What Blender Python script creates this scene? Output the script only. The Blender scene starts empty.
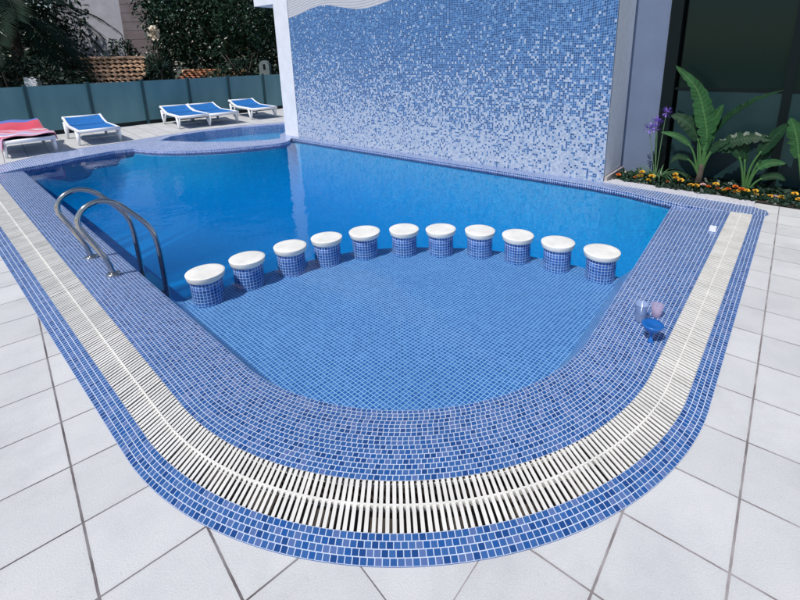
import bpy, bmesh, math, random
import numpy as np
from mathutils import Vector, Matrix
from mathutils.geometry import delaunay_2d_cdt
random.seed(7)
C = bpy.context.scene.collection
SC = bpy.context.scene
R = math.radians

# ------------------------------------------------------------------ helpers
def tag(o, label=None, cat=None, group=None, kind=None):
    if label: o['label'] = label
    if cat: o['category'] = cat
    if group: o['group'] = group
    if kind: o['kind'] = kind
    return o

def empty(name, loc=(0, 0, 0), rz=0.0):
    o = bpy.data.objects.new(name, None); C.objects.link(o)
    o.location = loc; o.rotation_euler = (0, 0, rz); o.empty_display_size = .1
    return o

def link(name, me, mats, parent=None, smooth=False):
    o = bpy.data.objects.new(name, me); C.objects.link(o)
    for m in (mats if isinstance(mats, (list, tuple)) else [mats]):
        me.materials.append(m)
    if smooth:
        me.polygons.foreach_set('use_smooth', [True] * len(me.polygons))
    if parent: o.parent = parent
    return o

class MB:
    """collects faces for one mesh"""
    def __init__(s): s.v = []; s.f = []; s.uv = []; s.mi = []
    def face(s, pts, uv=None, mi=0):
        b = len(s.v); s.v += [tuple(p) for p in pts]; s.f.append(list(range(b, b + len(pts))))
        s.uv.append(uv if uv else [(p[0], p[1]) for p in pts]); s.mi.append(mi)
    def box(s, c, d, rz=0.0, mi=0, taper=None):
        ca, sa = math.cos(rz), math.sin(rz); P = []
        for z in (-1, 1):
            t = 1 if (taper is None or z < 0) else taper
            for x, y in ((-1, -1), (1, -1), (1, 1), (-1, 1)):
                a, b = x * d[0] / 2 * t, y * d[1] / 2 * t
                P.append((c[0] + a * ca - b * sa, c[1] + a * sa + b * ca, c[2] + z * d[2] / 2))
        for q in ((3, 2, 1, 0), (4, 5, 6, 7), (0, 1, 5, 4), (1, 2, 6, 5), (2, 3, 7, 6), (3, 0, 4, 7)):
            s.face([P[i] for i in q], mi=mi)
    def tube(s, pts, rad, n=8, cap=True, mi=0, flat=1.0):
        pts = [Vector(p) for p in pts]; rings = []
        rads = rad if isinstance(rad, (list, tuple)) else [rad] * len(pts)
        up = Vector((0, 0, 1)); prev = None
        for i, p in enumerate(pts):
            t = (pts[min(i + 1, len(pts) - 1)] - pts[max(i - 1, 0)]).normalized()
            if prev is None:
                a = t.cross(up)
                if a.length < 1e-3: a = t.cross(Vector((1, 0, 0)))
            else:
                a = prev - t * prev.dot(t)
            a.normalize(); b = t.cross(a).normalized(); prev = a
            rings.append([p + (a * math.cos(k * 2 * math.pi / n) + b * math.sin(k * 2 * math.pi / n) * flat) * rads[i] for k in range(n)])
        b0 = len(s.v)
        for r in rings: s.v += [tuple(q) for q in r]
        for i in range(len(rings) - 1):
            for k in range(n):
                q = [b0 + i * n + k, b0 + i * n + (k + 1) % n, b0 + (i + 1) * n + (k + 1) % n, b0 + (i + 1) * n + k]
                s.f.append(q); s.uv.append([(0, 0)] * 4); s.mi.append(mi)
        if cap:
            s.f.append([b0 + k for k in range(n)][::-1]); s.uv.append([(0, 0)] * n); s.mi.append(mi)
            e = b0 + (len(rings) - 1) * n
            s.f.append([e + k for k in range(n)]); s.uv.append([(0, 0)] * n); s.mi.append(mi)
    def lathe(s, prof, c=(0, 0, 0), n=32, mi=0):
        b0 = len(s.v)
        for r, z in prof:
            for k in range(n):
                a = 2 * math.pi * k / n
                s.v.append((c[0] + r * math.cos(a), c[1] + r * math.sin(a), c[2] + z))
        for i in range(len(prof) - 1):
            rr = max(prof[i][0], prof[i + 1][0])
            for k in range(n):
                s.f.append([b0 + i * n + k, b0 + i * n + (k + 1) % n, b0 + (i + 1) * n + (k + 1) % n, b0 + (i + 1) * n + k])
                u0, u1 = 2 * math.pi * rr * k / n, 2 * math.pi * rr * (k + 1) / n
                s.uv.append([(u0, prof[i][1]), (u1, prof[i][1]), (u1, prof[i + 1][1]), (u0, prof[i + 1][1])]); s.mi.append(mi)
    def build(s, name, mats, parent=None, smooth=False, weld=False):
        me = bpy.data.meshes.new(name); me.from_pydata(s.v, [], s.f)
        uvl = me.uv_layers.new(name='UVMap')
        flat = [c for f in s.uv for uv in f for c in uv]
        uvl.data.foreach_set('uv', flat)
        me.polygons.foreach_set('material_index', s.mi)
        if weld:
            bm = bmesh.new(); bm.from_mesh(me); bmesh.ops.remove_doubles(bm, verts=bm.verts, dist=1e-5)
            bmesh.ops.recalc_face_normals(bm, faces=bm.faces); bm.to_mesh(me); bm.free()
        me.update()
        return link(name, me, mats, parent, smooth)

def quads_mesh(name, V, mats, parent=None, k=4, mi=None, smooth=False):
    """V: (n,k,3) array of separate polygons"""
    n = len(V); me = bpy.data.meshes.new(name)
    me.vertices.add(n * k); me.vertices.foreach_set('co', np.ascontiguousarray(V, dtype=np.float32).ravel())
    me.loops.add(n * k); me.loops.foreach_set('vertex_index', np.arange(n * k, dtype=np.int32))
    me.polygons.add(n); me.polygons.foreach_set('loop_start', np.arange(0, n * k, k, dtype=np.int32))
    if mi is not None: me.polygons.foreach_set('material_index', np.asarray(mi, dtype=np.int32))
    me.update(calc_edges=True)
    return link(name, me, mats, parent, smooth)

def smooth_path(pts, sub=6):
    P = [Vector(p) for p in pts]; out = []
    for i in range(len(P) - 1):
        p0, p1, p2, p3 = P[max(i - 1, 0)], P[i], P[i + 1], P[min(i + 2, len(P) - 1)]
        for k in range(sub):
            t = k / sub
            out.append(.5 * ((2 * p1) + (p2 - p0) * t + (2 * p0 - 5 * p1 + 4 * p2 - p3) * t * t + (3 * p1 - p0 - 3 * p2 + p3) * t ** 3))
    return out + [P[-1]]

def inside(p, poly):
    x, y = p; c = False; n = len(poly)
    for i in range(n):
        x1, y1 = poly[i][:2]; x2, y2 = poly[(i + 1) % n][:2]
        if (y1 > y) != (y2 > y) and x < (x2 - x1) * (y - y1) / (y2 - y1) + x1: c = not c
    return c

def cdt_fill(mb, outer, holes, z, uvf, extra_edges=(), cls=None):
    V = []; E = []
    for lp in [outer] + list(holes):
        b = len(V); V += [Vector(p[:2]) for p in lp]
        E += [(b + i, b + (i + 1) % len(lp)) for i in range(len(lp))]
    for a, c in extra_edges:
        b = len(V); V += [Vector(a), Vector(c)]; E.append((b, b + 1))
    vs, _, fs, _, _, _ = delaunay_2d_cdt(V, E, [], 0, 1e-6)
    for f in fs:
        c = sum((vs[i] for i in f), Vector((0, 0))) / len(f)
        if not inside(c, outer) or any(inside(c, h) for h in holes): continue
        k = cls(c) if cls else 0
        pts = [(vs[i].x, vs[i].y, z) for i in f]
        ar = sum(pts[i][0] * pts[(i + 1) % 3][1] - pts[(i + 1) % 3][0] * pts[i][1] for i in range(3))
        if ar < 0: pts = pts[::-1]
        mb.face(pts, [uvf(p, k) for p in pts], k)

# ------------------------------------------------------------------ node helpers
def new_mat(name):
    m = bpy.data.materials.new(name); m.use_nodes = True
    nt = m.node_tree; bs = nt.nodes['Principled BSDF']
    return m, nt, bs

def N(nt, typ, **kw):
    n = nt.nodes.new(typ)
    for k, v in kw.items(): setattr(n, k, v)
    return n

def M(nt, op, a, b=None, c=None, clamp=False):
    n = nt.nodes.new('ShaderNodeMath'); n.operation = op; n.use_clamp = clamp
    for i, x in enumerate((a, b, c)):
        if x is None: continue
        if isinstance(x, (int, float)): n.inputs[i].default_value = x
        else: nt.links.new(x, n.inputs[i])
    return n.outputs[0]

def VM(nt, op, a, b=None):
    n = nt.nodes.new('ShaderNodeVectorMath'); n.operation = op
    for i, x in enumerate((a, b)):
        if x is None: continue
        if isinstance(x, tuple): n.inputs[i].default_value = x
        elif isinstance(x, (int, float)): n.inputs[3].default_value = x
        else: nt.links.new(x, n.inputs[i])
    return n.outputs[0]

def mixc(nt, f, a, b):
    n = nt.nodes.new('ShaderNodeMix'); n.data_type = 'RGBA'
    for s, x in ((n.inputs[0], f), (n.inputs[6], a), (n.inputs[7], b)):
        if isinstance(x, (int, float)): s.default_value = x
        elif isinstance(x, tuple): s.default_value = (*x[:3], 1)
        else: nt.links.new(x, s)
    return n.outputs[2]

def ramp(nt, fac, stops, interp='LINEAR'):
    n = nt.nodes.new('ShaderNodeValToRGB'); e = n.color_ramp; e.interpolation = interp
    while len(e.elements) < len(stops): e.elements.new(.5)
    for el, (p, c) in zip(e.elements, stops):
        el.position = p; el.color = (*(c if isinstance(c, tuple) else (c, c, c)), 1)
    nt.links.new(fac, n.inputs[0]); return n.outputs[0]

def plain(name, col, rough=.6, metal=0.0, noise=.0, nscale=20.0, spec=.5, bump=0.0):
    m, nt, bs = new_mat(name)
    bs.inputs['Roughness'].default_value = rough; bs.inputs['Metallic'].default_value = metal
    bs.inputs['Specular IOR Level'].default_value = spec
    if noise or bump:
        tc = N(nt, 'ShaderNodeTexCoord'); nz = N(nt, 'ShaderNodeTexNoise'); nz.inputs['Scale'].default_value = nscale
        nz.inputs['Detail'].default_value = 6; nt.links.new(tc.outputs['Object'], nz.inputs['Vector'])
        lo = tuple(max(0, c * (1 - noise)) for c in col); hi = tuple(min(1, c * (1 + noise)) for c in col)
        nt.links.new(ramp(nt, nz.outputs[0], [(.3, lo), (.7, hi)]), bs.inputs['Base Color'])
        if bump:
            b = N(nt, 'ShaderNodeBump'); b.inputs['Strength'].default_value = bump; b.inputs['Distance'].default_value = .02
            nt.links.new(nz.outputs[0], b.inputs['Height']); nt.links.new(b.outputs[0], bs.inputs['Normal'])
    else:
        bs.inputs['Base Color'].default_value = (*col, 1)
    return m

def mosaic(name, p, stops, grout, gw=.07, rough=.18, tilt=.05, per_row=False, interp='CONSTANT'):
    """small glass tiles on a UV grid in metres; per_row: v already counts rows"""
    m, nt, bs = new_mat(name)
    uv = N(nt, 'ShaderNodeUVMap'); sep = N(nt, 'ShaderNodeSeparateXYZ'); nt.links.new(uv.outputs[0], sep.inputs[0])
    v = sep.outputs[1] if per_row else M(nt, 'DIVIDE', sep.outputs[1], p)
    row = M(nt, 'FLOOR', v)
    wn0 = N(nt, 'ShaderNodeTexWhiteNoise', noise_dimensions='1D'); nt.links.new(row, wn0.inputs['W'])
    u = M(nt, 'DIVIDE', sep.outputs[0], p)
    if per_row: u = M(nt, 'ADD', u, wn0.outputs[0])
    cu = M(nt, 'FLOOR', u)
    cmb = N(nt, 'ShaderNodeCombineXYZ'); nt.links.new(cu, cmb.inputs[0]); nt.links.new(row, cmb.inputs[1])
    wn = N(nt, 'ShaderNodeTexWhiteNoise', noise_dimensions='3D'); nt.links.new(cmb.outputs[0], wn.inputs['Vector'])
    fu = M(nt, 'ABSOLUTE', M(nt, 'SUBTRACT', M(nt, 'FRACT', u), .5)); fv = M(nt, 'ABSOLUTE', M(nt, 'SUBTRACT', M(nt, 'FRACT', v), .5))
    g = M(nt, 'GREATER_THAN', M(nt, 'MAXIMUM', fu, fv), .5 - gw)
    col = ramp(nt, wn.outputs[0], stops, interp)
    # a cloudy tone inside each glass tile
    nz = N(nt, 'ShaderNodeTexNoise'); nz.inputs['Scale'].default_value = 90; nz.inputs['Detail'].default_value = 3
    nt.links.new(uv.outputs[0], nz.inputs['Vector'])
    hs = N(nt, 'ShaderNodeHueSaturation'); nt.links.new(col, hs.inputs['Color'])
    nt.links.new(M(nt, 'MULTIPLY_ADD', nz.outputs[0], .5, .75), hs.inputs['Value'])
    gn = N(nt, 'ShaderNodeTexNoise'); gn.inputs['Scale'].default_value = 2.5; gn.inputs['Detail'].default_value = 4
    tco = N(nt, 'ShaderNodeTexCoord'); nt.links.new(tco.outputs['Object'], gn.inputs['Vector'])
    gc = ramp(nt, gn.outputs[0], [(.3, tuple(x * .86 for x in grout)), (.65, grout)])
    nt.links.new(mixc(nt, g, hs.outputs[0], gc), bs.inputs['Base Color'])
    nt.links.new(M(nt, 'MULTIPLY_ADD', g, .6, rough), bs.inputs['Roughness']); bs.inputs['Specular IOR Level'].default_value = .28
    geo = N(nt, 'ShaderNodeNewGeometry')
    off = VM(nt, 'SCALE', VM(nt, 'SUBTRACT', wn.outputs[1], (.5, .5, .5)), tilt * 2)
    nt.links.new(VM(nt, 'NORMALIZE', VM(nt, 'ADD', geo.outputs['Normal'], off)), bs.inputs['Normal'])
    return m

# ------------------------------------------------------------------ materials
BLUES = [(0, (.016, .062, .215)), (.15, (.028, .096, .285)), (.36, (.042, .120, .325)), (.60, (.062, .138, .34)), (.78, (.098, .160, .36)), (.92, (.020, .094, .31))]
GROUT = (.58, .63, .74)
m_coping = mosaic('coping_mosaic', .0258, BLUES, (.58, .64, .76), .062, per_row=True)
m_coping_far = mosaic('ledge_mosaic', .03, BLUES, GROUT, .08)
m_rim = mosaic('spa_mosaic', .03, [(0, (.10, .17, .42)), (.3, (.16, .22, .48)), (.6, (.24, .29, .53)), (.85, (.07, .15, .42))], GROUT, .1)
m_shelf = mosaic('shelf_mosaic', .0258, [(0, (.038, .125, .36)), (.4, (.055, .155, .41)), (.75, (.085, .195, .46))], (.40, .52, .72), .09)
m_column = mosaic('stool_mosaic', .026, [(0, (.02, .085, .31)), (.4, (.035, .12, .38)), (.8, (.06, .17, .46))], (.55, .64, .84), .07)
m_basin = mosaic('basin_mosaic', .0258, [(0, (.002, .222, .465)), (.5, (.003, .245, .495)), (.8, (.005, .27, .525))], (.012, .305, .56), .06, rough=.55, tilt=.02)

def deck_material(name, joints=True, dark=(.075, .062, .06), light=(.22, .20, .205)):
    m, nt, bs = new_mat(name)
    tc = N(nt, 'ShaderNodeTexCoord'); uv = N(nt, 'ShaderNodeUVMap')
    sep = N(nt, 'ShaderNodeSeparateXYZ'); nt.links.new(uv.outputs[0], sep.inputs[0])
    u, v = sep.outputs[0], sep.outputs[1]
    cmb = N(nt, 'ShaderNodeCombineXYZ'); nt.links.new(M(nt, 'FLOOR', u), cmb.inputs[0]); nt.links.new(M(nt, 'FLOOR', v), cmb.inputs[1])
    wn = N(nt, 'ShaderNodeTexWhiteNoise', noise_dimensions='2D'); nt.links.new(cmb.outputs[0], wn.inputs['Vector'])
    big = N(nt, 'ShaderNodeTexNoise'); big.inputs['Scale'].default_value = 3.2; big.inputs['Detail'].default_value = 8; big.inputs['Roughness'].default_value = .62
    fine = N(nt, 'ShaderNodeTexNoise'); fine.inputs['Scale'].default_value = 190; fine.inputs['Detail'].default_value = 3
    spk = N(nt, 'ShaderNodeTexNoise'); spk.inputs['Scale'].default_value = 75; spk.inputs['Detail'].default_value = 2
    for n in (big, fine, spk): nt.links.new(tc.outputs['Object'], n.inputs['Vector'])
    base = ramp(nt, big.outputs[0], [(.22, (.485, .487, .49)), (.5, (.56, .557, .553)), (.78, (.605, .60, .59))])
    f = M(nt, 'MULTIPLY_ADD', fine.outputs[0], .34, .83)
    f = M(nt, 'MULTIPLY', f, M(nt, 'MULTIPLY_ADD', wn.outputs[0], .09, .955))
    hs = N(nt, 'ShaderNodeHueSaturation'); nt.links.new(base, hs.inputs['Color']); nt.links.new(f, hs.inputs['Value'])
    st = N(nt, 'ShaderNodeTexNoise'); st.inputs['Scale'].default_value = 1.15; st.inputs['Detail'].default_value = 9; st.inputs['Roughness'].default_value = .7
    nt.links.new(tc.outputs['Object'], st.inputs['Vector'])
    stn = ramp(nt, st.outputs[0], [(.50, 0.0), (.70, .42)])
    dots = M(nt, 'MAXIMUM', ramp(nt, spk.outputs[0], [(.66, 0.0), (.75, .35)]), stn)
    col = mixc(nt, dots, hs.outputs[0], (.34, .335, .335))
    bump = N(nt, 'ShaderNodeBump'); bump.inputs['Strength'].default_value = .25; bump.inputs['Distance'].default_value = .004
    h = fine.outputs[0]
    if joints:
        wob = N(nt, 'ShaderNodeTexNoise'); wob.inputs['Scale'].default_value = 30; nt.links.new(tc.outputs['Object'], wob.inputs['Vector'])
        wo = M(nt, 'MULTIPLY', M(nt, 'SUBTRACT', wob.outputs[0], .5), .007)
        du = M(nt, 'SUBTRACT', .5, M(nt, 'ABSOLUTE', M(nt, 'SUBTRACT', M(nt, 'FRACT', M(nt, 'ADD', u, wo)), .5)))
        dv = M(nt, 'SUBTRACT', .5, M(nt, 'ABSOLUTE', M(nt, 'SUBTRACT', M(nt, 'FRACT', M(nt, 'ADD', v, wo)), .5)))
        ju = M(nt, 'LESS_THAN', du, .0125); jv = M(nt, 'LESS_THAN', dv, .0100)
        j = M(nt, 'MAXIMUM', ju, jv)
        jn = N(nt, 'ShaderNodeTexNoise'); jn.inputs['Scale'].default_value = 5.5; jn.inputs['Detail'].default_value = 5
        nt.links.new(tc.outputs['Object'], jn.inputs['Vector'])
        jc = ramp(nt, jn.outputs[0], [(.36, dark), (.60, light)])
        # worn, slightly dirty tile edges
        e = M(nt, 'MINIMUM', du, dv)
        edge = ramp(nt, e, [(.012, .22), (.05, .0)])
        col = mixc(nt, M(nt, 'MULTIPLY', edge, big.outputs[0]), col, (.36, .35, .36))
        col = mixc(nt, j, col, jc)
        h = M(nt, 'SUBTRACT', fine.outputs[0], M(nt, 'MULTIPLY', j, 1.6))
    nt.links.new(h, bump.inputs['Height']); nt.links.new(bump.outputs[0], bs.inputs['Normal'])
    nt.links.new(col, bs.inputs['Base Color']); bs.inputs['Roughness'].default_value = .72
    bs.inputs['Specular IOR Level'].default_value = .3
    return m
m_deck = deck_material('deck_tile')
m_deck2 = deck_material('deck_tile_paler_joint', True, (.17, .145, .14), (.34, .31, .31))
m_deck0 = deck_material('deck_tile_plain', False)
m_kerb = plain('kerb_stone', (.52, .52, .56), .7, noise=.12, nscale=30)
m_white = plain('white_plaster', (.66, .68, .73), .8, noise=.05, nscale=6, bump=.08)
m_white2 = plain('white_plaster_brightened', (.86, .86, .89), .9, noise=.06, nscale=14, bump=.25)  # lighter copy of the wall white; light on the return put into its colour
m_plastic = plain('white_plastic', (.80, .81, .84), .35, noise=.03, nscale=9)
m_seat = plain('white_seat', (.76, .735, .68), .5, noise=.10, nscale=9, bump=.12)
m_chrome = plain('polished_steel', (.48, .46, .44), .14, 1.0, noise=.06, nscale=30)
m_blue = plain('blue_sling', (.006, .135, .43), .75, noise=.14, nscale=18)
m_grate = plain('cream_grating', (.74, .715, .665), .5, noise=.10, nscale=7)
m_channel = plain('gutter_channel', (.060, .048, .040), .7, noise=.4, nscale=8)
m_soil = plain('soil', (.035, .025, .018), .95, noise=.5, nscale=25, bump=.6)
m_ground = plain('earth', (.045, .05, .03), .95, noise=.3, nscale=3)
m_post = plain('green_post', (.012, .055, .07), .45)
m_strip = plain('dark_footing', (.012, .02, .022), .8)
m_pane_dark = plain('dark_glass', (.006, .015, .013), .12, spec=.14)
m_pane_low = plain('teal_reflection_glass', (.013, .035, .038), .3, noise=.25, nscale=2.2, spec=.2)  # reflection of a screen fence put into the colour of the lower panes
m_frame = plain('dark_frame', (.004, .008, .009), .5, spec=.12)
m_bluewall = plain('blue_grey_wall', (.125, .165, .255), .8, noise=.06, nscale=4)  # one even blue-grey tone for the wall strip
m_plinth = plain('plinth_stone', (.42, .38, .37), .8, noise=.15, nscale=20)
m_edge = plain('panel_edge_grout', (.14, .16, .2), .8, noise=.2, nscale=60)
m_leaf = plain('dark_leaf', (.012, .034, .018), .42, noise=.5, nscale=1.3, spec=.5)
m_leaf2 = plain('mid_leaf', (.010, .036, .017), .38, noise=.5, nscale=1.6, spec=.5)
m_leaf3 = plain('laurel_leaf', (.010, .031, .016), .5, noise=.5, nscale=1.1, spec=.4)
m_palm = plain('palm_leaf', (.006, .022, .012), .6, noise=.4, nscale=3, spec=.2)
m_bark = plain('bark', (.06, .045, .035), .9, noise=.4, nscale=12, bump=.5)
def blade_material(name, col):
    m, nt, bs = new_mat(name)
    uv = N(nt, 'ShaderNodeUVMap'); sep = N(nt, 'ShaderNodeSeparateXYZ'); nt.links.new(uv.outputs[0], sep.inputs[0])
    a = M(nt, 'ABSOLUTE', sep.outputs[0])
    ph = M(nt, 'SUBTRACT', M(nt, 'MULTIPLY', sep.outputs[1], 330.0), M(nt, 'MULTIPLY', a, 7.0))
    vein = M(nt, 'MULTIPLY_ADD', M(nt, 'SINE', ph), .5, .5)
    nz = N(nt, 'ShaderNodeTexNoise'); nz.inputs['Scale'].default_value = 7; nz.inputs['Detail'].default_value = 5
    tc = N(nt, 'ShaderNodeTexCoord'); nt.links.new(tc.outputs['Object'], nz.inputs['Vector'])
    c0 = ramp(nt, nz.outputs[0], [(.3, tuple(c * .65 for c in col)), (.7, tuple(c * 1.4 for c in col))])
    c1 = mixc(nt, M(nt, 'MULTIPLY', vein, .3), c0, tuple(c * 1.9 for c in col))
    rib = M(nt, 'LESS_THAN', a, .09)
    nt.links.new(mixc(nt, M(nt, 'MULTIPLY', rib, .7), c1, (col[0] * 3.2, col[1] * 2.2, col[2] * 2.2)), bs.inputs['Base Color'])
    bs.inputs['Roughness'].default_value = .5; bs.inputs['Specular IOR Level'].default_value = .15
    b = N(nt, 'ShaderNodeBump'); b.inputs['Strength'].default_value = .35; b.inputs['Distance'].default_value = .004
    nt.links.new(vein, b.inputs['Height']); nt.links.new(b.outputs[0], bs.inputs['Normal'])
    return m
m_blade = blade_material('broad_leaf', (.020, .068, .022))
m_blade_d = blade_material('shaded_broad_leaf', (.007, .028, .011))  # darker copy of the broad leaf, with shade put into its colour
m_blade_edge = plain('pale_leaf_edge', (.07, .10, .065), .5)
m_grass = plain('strap_leaf', (.085, .17, .075), .4, noise=.3, nscale=6)
m_purple = plain('purple_petal', (.26, .15, .58), .6, noise=.3, nscale=30)
m_orange = plain('orange_petal', (.72, .17, .015), .7, noise=.3, nscale=60)
m_yellow = plain('yellow_petal', (.85, .50, .045), .7, noise=.25, nscale=60)
m_pink = plain('pink_petal', (.72, .45, .42), .7, noise=.2, nscale=60)
m_cream = plain('cream_petal', (.62, .52, .40), .7, noise=.2, nscale=30)
m_terra = plain('terracotta', (.50, .32, .20), .85, noise=.45, nscale=4.5)
m_terra_o = plain('orange_terracotta', (.48, .23, .12), .85, noise=.45, nscale=4.5)
m_house = plain('grey_render', (.40, .40, .44), .9, noise=.14, nscale=2)
m_palegrey = plain('pale_stone', (.14, .17, .17), .85, noise=.2, nscale=8)

def screen_material():
    m, nt, bs = new_mat('frosted_green_screen')
    tc = N(nt, 'ShaderNodeTexCoord'); mp = N(nt, 'ShaderNodeMapping'); mp.inputs['Scale'].default_value = (2.2, 2.2, .7)
    nt.links.new(tc.outputs['Object'], mp.inputs[0])
    nz = N(nt, 'ShaderNodeTexNoise'); nz.inputs['Scale'].default_value = 1.6; nz.inputs['Detail'].default_value = 7; nt.links.new(mp.outputs[0], nz.inputs['Vector'])
    nt.links.new(ramp(nt, nz.outputs[0], [(.3, (.085, .215, .250)), (.7, (.12, .265, .300))]), bs.inputs['Base Color'])
    bs.inputs['Roughness'].default_value = .45
    return m
m_screen = screen_material()

def house_steps_material():
    m, nt, bs = new_mat('stone_courses')
    tc = N(nt, 'ShaderNodeTexCoord'); sep = N(nt, 'ShaderNodeSeparateXYZ'); nt.links.new(tc.outputs['Object'], sep.inputs[0])
    fr = M(nt, 'FRACT', M(nt, 'DIVIDE', sep.outputs[2], .38))
    j = M(nt, 'LESS_THAN', fr, .07)
    nz = N(nt, 'ShaderNodeTexNoise'); nz.inputs['Scale'].default_value = 2.5; nz.inputs['Detail'].default_value = 6; nt.links.new(tc.outputs['Object'], nz.inputs['Vector'])
    c = ramp(nt, nz.outputs[0], [(.3, (.15, .115, .115)), (.7, (.19, .165, .18))])
    nt.links.new(mixc(nt, j, c, (.06, .05, .05)), bs.inputs['Base Color']); bs.inputs['Roughness'].default_value = .9
    return m
m_steps = house_steps_material()

def water_material(name, scale, strength, dens):
    m = bpy.data.materials.new(name); m.use_nodes = True; nt = m.node_tree; nt.nodes.clear()
    out = N(nt, 'ShaderNodeOutputMaterial'); tc = N(nt, 'ShaderNodeTexCoord')
    nz = N(nt, 'ShaderNodeTexNoise'); nz.inputs['Scale'].default_value = scale; nz.inputs['Detail'].default_value = 3; nz.inputs['Distortion'].default_value = .6
    nt.links.new(tc.outputs['Object'], nz.inputs['Vector'])
    nz2 = N(nt, 'ShaderNodeTexNoise'); nz2.inputs['Scale'].default_value = scale * 4.5; nz2.inputs['Detail'].default_value = 2
    nt.links.new(tc.outputs['Object'], nz2.inputs['Vector'])
    b = N(nt, 'ShaderNodeBump'); b.inputs['Strength'].default_value = strength; b.inputs['Distance'].default_value = .05
    nt.links.new(M(nt, 'MULTIPLY_ADD', nz2.outputs[0], .25, nz.outputs[0]), b.inputs['Height'])
    fr = N(nt, 'ShaderNodeFresnel'); fr.inputs['IOR'].default_value = 1.26; nt.links.new(b.outputs[0], fr.inputs['Normal'])
    tr = N(nt, 'ShaderNodeBsdfTransparent'); tr.inputs[0].default_value = (.93, .97, 1, 1)
    gl = N(nt, 'ShaderNodeBsdfAnisotropic') if False else N(nt, 'ShaderNodeBsdfGlossy'); gl.inputs['Roughness'].default_value = .03
    nt.links.new(b.outputs[0], gl.inputs['Normal'])
    mx = N(nt, 'ShaderNodeMixShader'); nt.links.new(fr.outputs[0], mx.inputs[0]); nt.links.new(tr.outputs[0], mx.inputs[1]); nt.links.new(gl.outputs[0], mx.inputs[2])
    va = N(nt, 'ShaderNodeVolumeAbsorption'); va.inputs['Color'].default_value = (0.0, .86, .97, 1); va.inputs['Density'].default_value = dens
    nt.links.new(mx.outputs[0], out.inputs['Surface']); nt.links.new(va.outputs[0], out.inputs['Volume'])
    return m
m_water = water_material('pool_water', 3.2, .075, .8)
m_spawater = water_material('spa_water', 4.0, .8, .5)

# ------------------------------------------------------------------ pool outline curves
class Fillet:
    """straight side + round end + straight side, one parameter for all offsets"""
    def __init__(s, aL, aR, c, r, lL, lR, k=1.0):
        s.aL, s.aR, s.c, s.r, s.lL, s.lR = R(aL), R(aR), (c[0] * k, c[1] * k), r * k, lL * k, lR * k
    def at(s, t):                      # t in [-1,0] left side, [0,1] round end, [1,2] right side
        if t < 0:
            n = (-math.sin(s.aL), math.cos(s.aL)); d = s.lL * t
            return (s.c[0] - s.r * n[0] + math.cos(s.aL) * d, s.c[1] - s.r * n[1] + math.sin(s.aL) * d)
        if t > 1:
            n = (-math.sin(s.aR), math.cos(s.aR)); d = s.lR * (t - 1)
            return (s.c[0] - s.r * n[0] + math.cos(s.aR) * d, s.c[1] - s.r * n[1] + math.sin(s.aR) * d)
        a = s.aL + (s.aR - s.aL) * t
        return (s.c[0] + s.r * math.sin(a), s.c[1] - s.r * math.cos(a))
OUT = Fillet(-41.1, 50.29, (-.088, 2.982), 1.856, 7.3, 3.58)
GIN = Fillet(-42.3, 50.47, (-.095, 3.108), 1.662, 7.3, 3.42)
WAT = Fillet(-42.22, 53.6, (-.105, 3.161), 1.339, 7.2, 3.06, 1.03)
TS = [-1 + i / 60 for i in range(60)] + [i / 70 for i in range(70)] + [1 + i / 40 for i in range(41)]
def lerp2(A, B, f): return lambda t: tuple(a + (b - a) * f for a, b in zip(A(t), B(t)))
GOUT = lerp2(OUT.at, GIN.at, .345)

def band(mb, A, B, za, zb, rows, row0=0, mi=0):
    """rows of tiles between two outlines; every row keeps its own tile length"""
    for k in range(rows):
        f0, f1 = k / rows, (k + 1) / rows
        P0 = [lerp2(A, B, f0)(t) for t in TS]; P1 = [lerp2(A, B, f1)(t) for t in TS]
        mid = [((a[0] + b[0]) / 2, (a[1] + b[1]) / 2) for a, b in zip(P0, P1)]
        s = [0.0]
        for i in range(1, len(mid)): s.append(s[-1] + math.dist(mid[i - 1], mid[i]))
        h = lambda f: za + (zb - za) * f ** 1.5
        for i in range(len(TS) - 1):
            mb.face([(*P0[i], h(f0)), (*P0[i + 1], h(f0)), (*P1[i + 1], h(f1)), (*P1[i], h(f1))],
                    [(s[i], row0 + k + .0), (s[i + 1], row0 + k), (s[i + 1], row0 + k + 1), (s[i], row0 + k + 1)], mi)

mb = MB()
band(mb, OUT.at, GOUT, .004, .004, 4)
band(mb, GIN.at, WAT.at, .002, -.047, 16, 10)
skirt0 = [OUT.at(t) for t in TS]
for p, q in zip(skirt0[:-1], skirt0[1:]): mb.face([(*p, -.05), (*q, -.05), (*q, .004), (*p, .004)], [(0, .3), (.005, .3), (.005, .35), (0, .35)])
tag(mb.build('pool_coping', m_coping), kind='structure')

# gutter channel below the grating
mb = MB()
for i in range(len(TS) - 1):
    a0, a1, b0, b1 = GOUT(TS[i]), GOUT(TS[i + 1]), GIN.at(TS[i]), GIN.at(TS[i + 1])
    mb.face([(*a0, -.14), (*a1, -.14), (*b1, -.14), (*b0, -.14)])
    mb.face([(*a0, -.14), (*a0, .003), (*a1, .003), (*a1, -.14)])
    mb.face([(*b1, -.14), (*b1, .001), (*b0, .001), (*b0, -.14)])
tag(mb.build('gutter_channel', m_channel), kind='structure')

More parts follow.
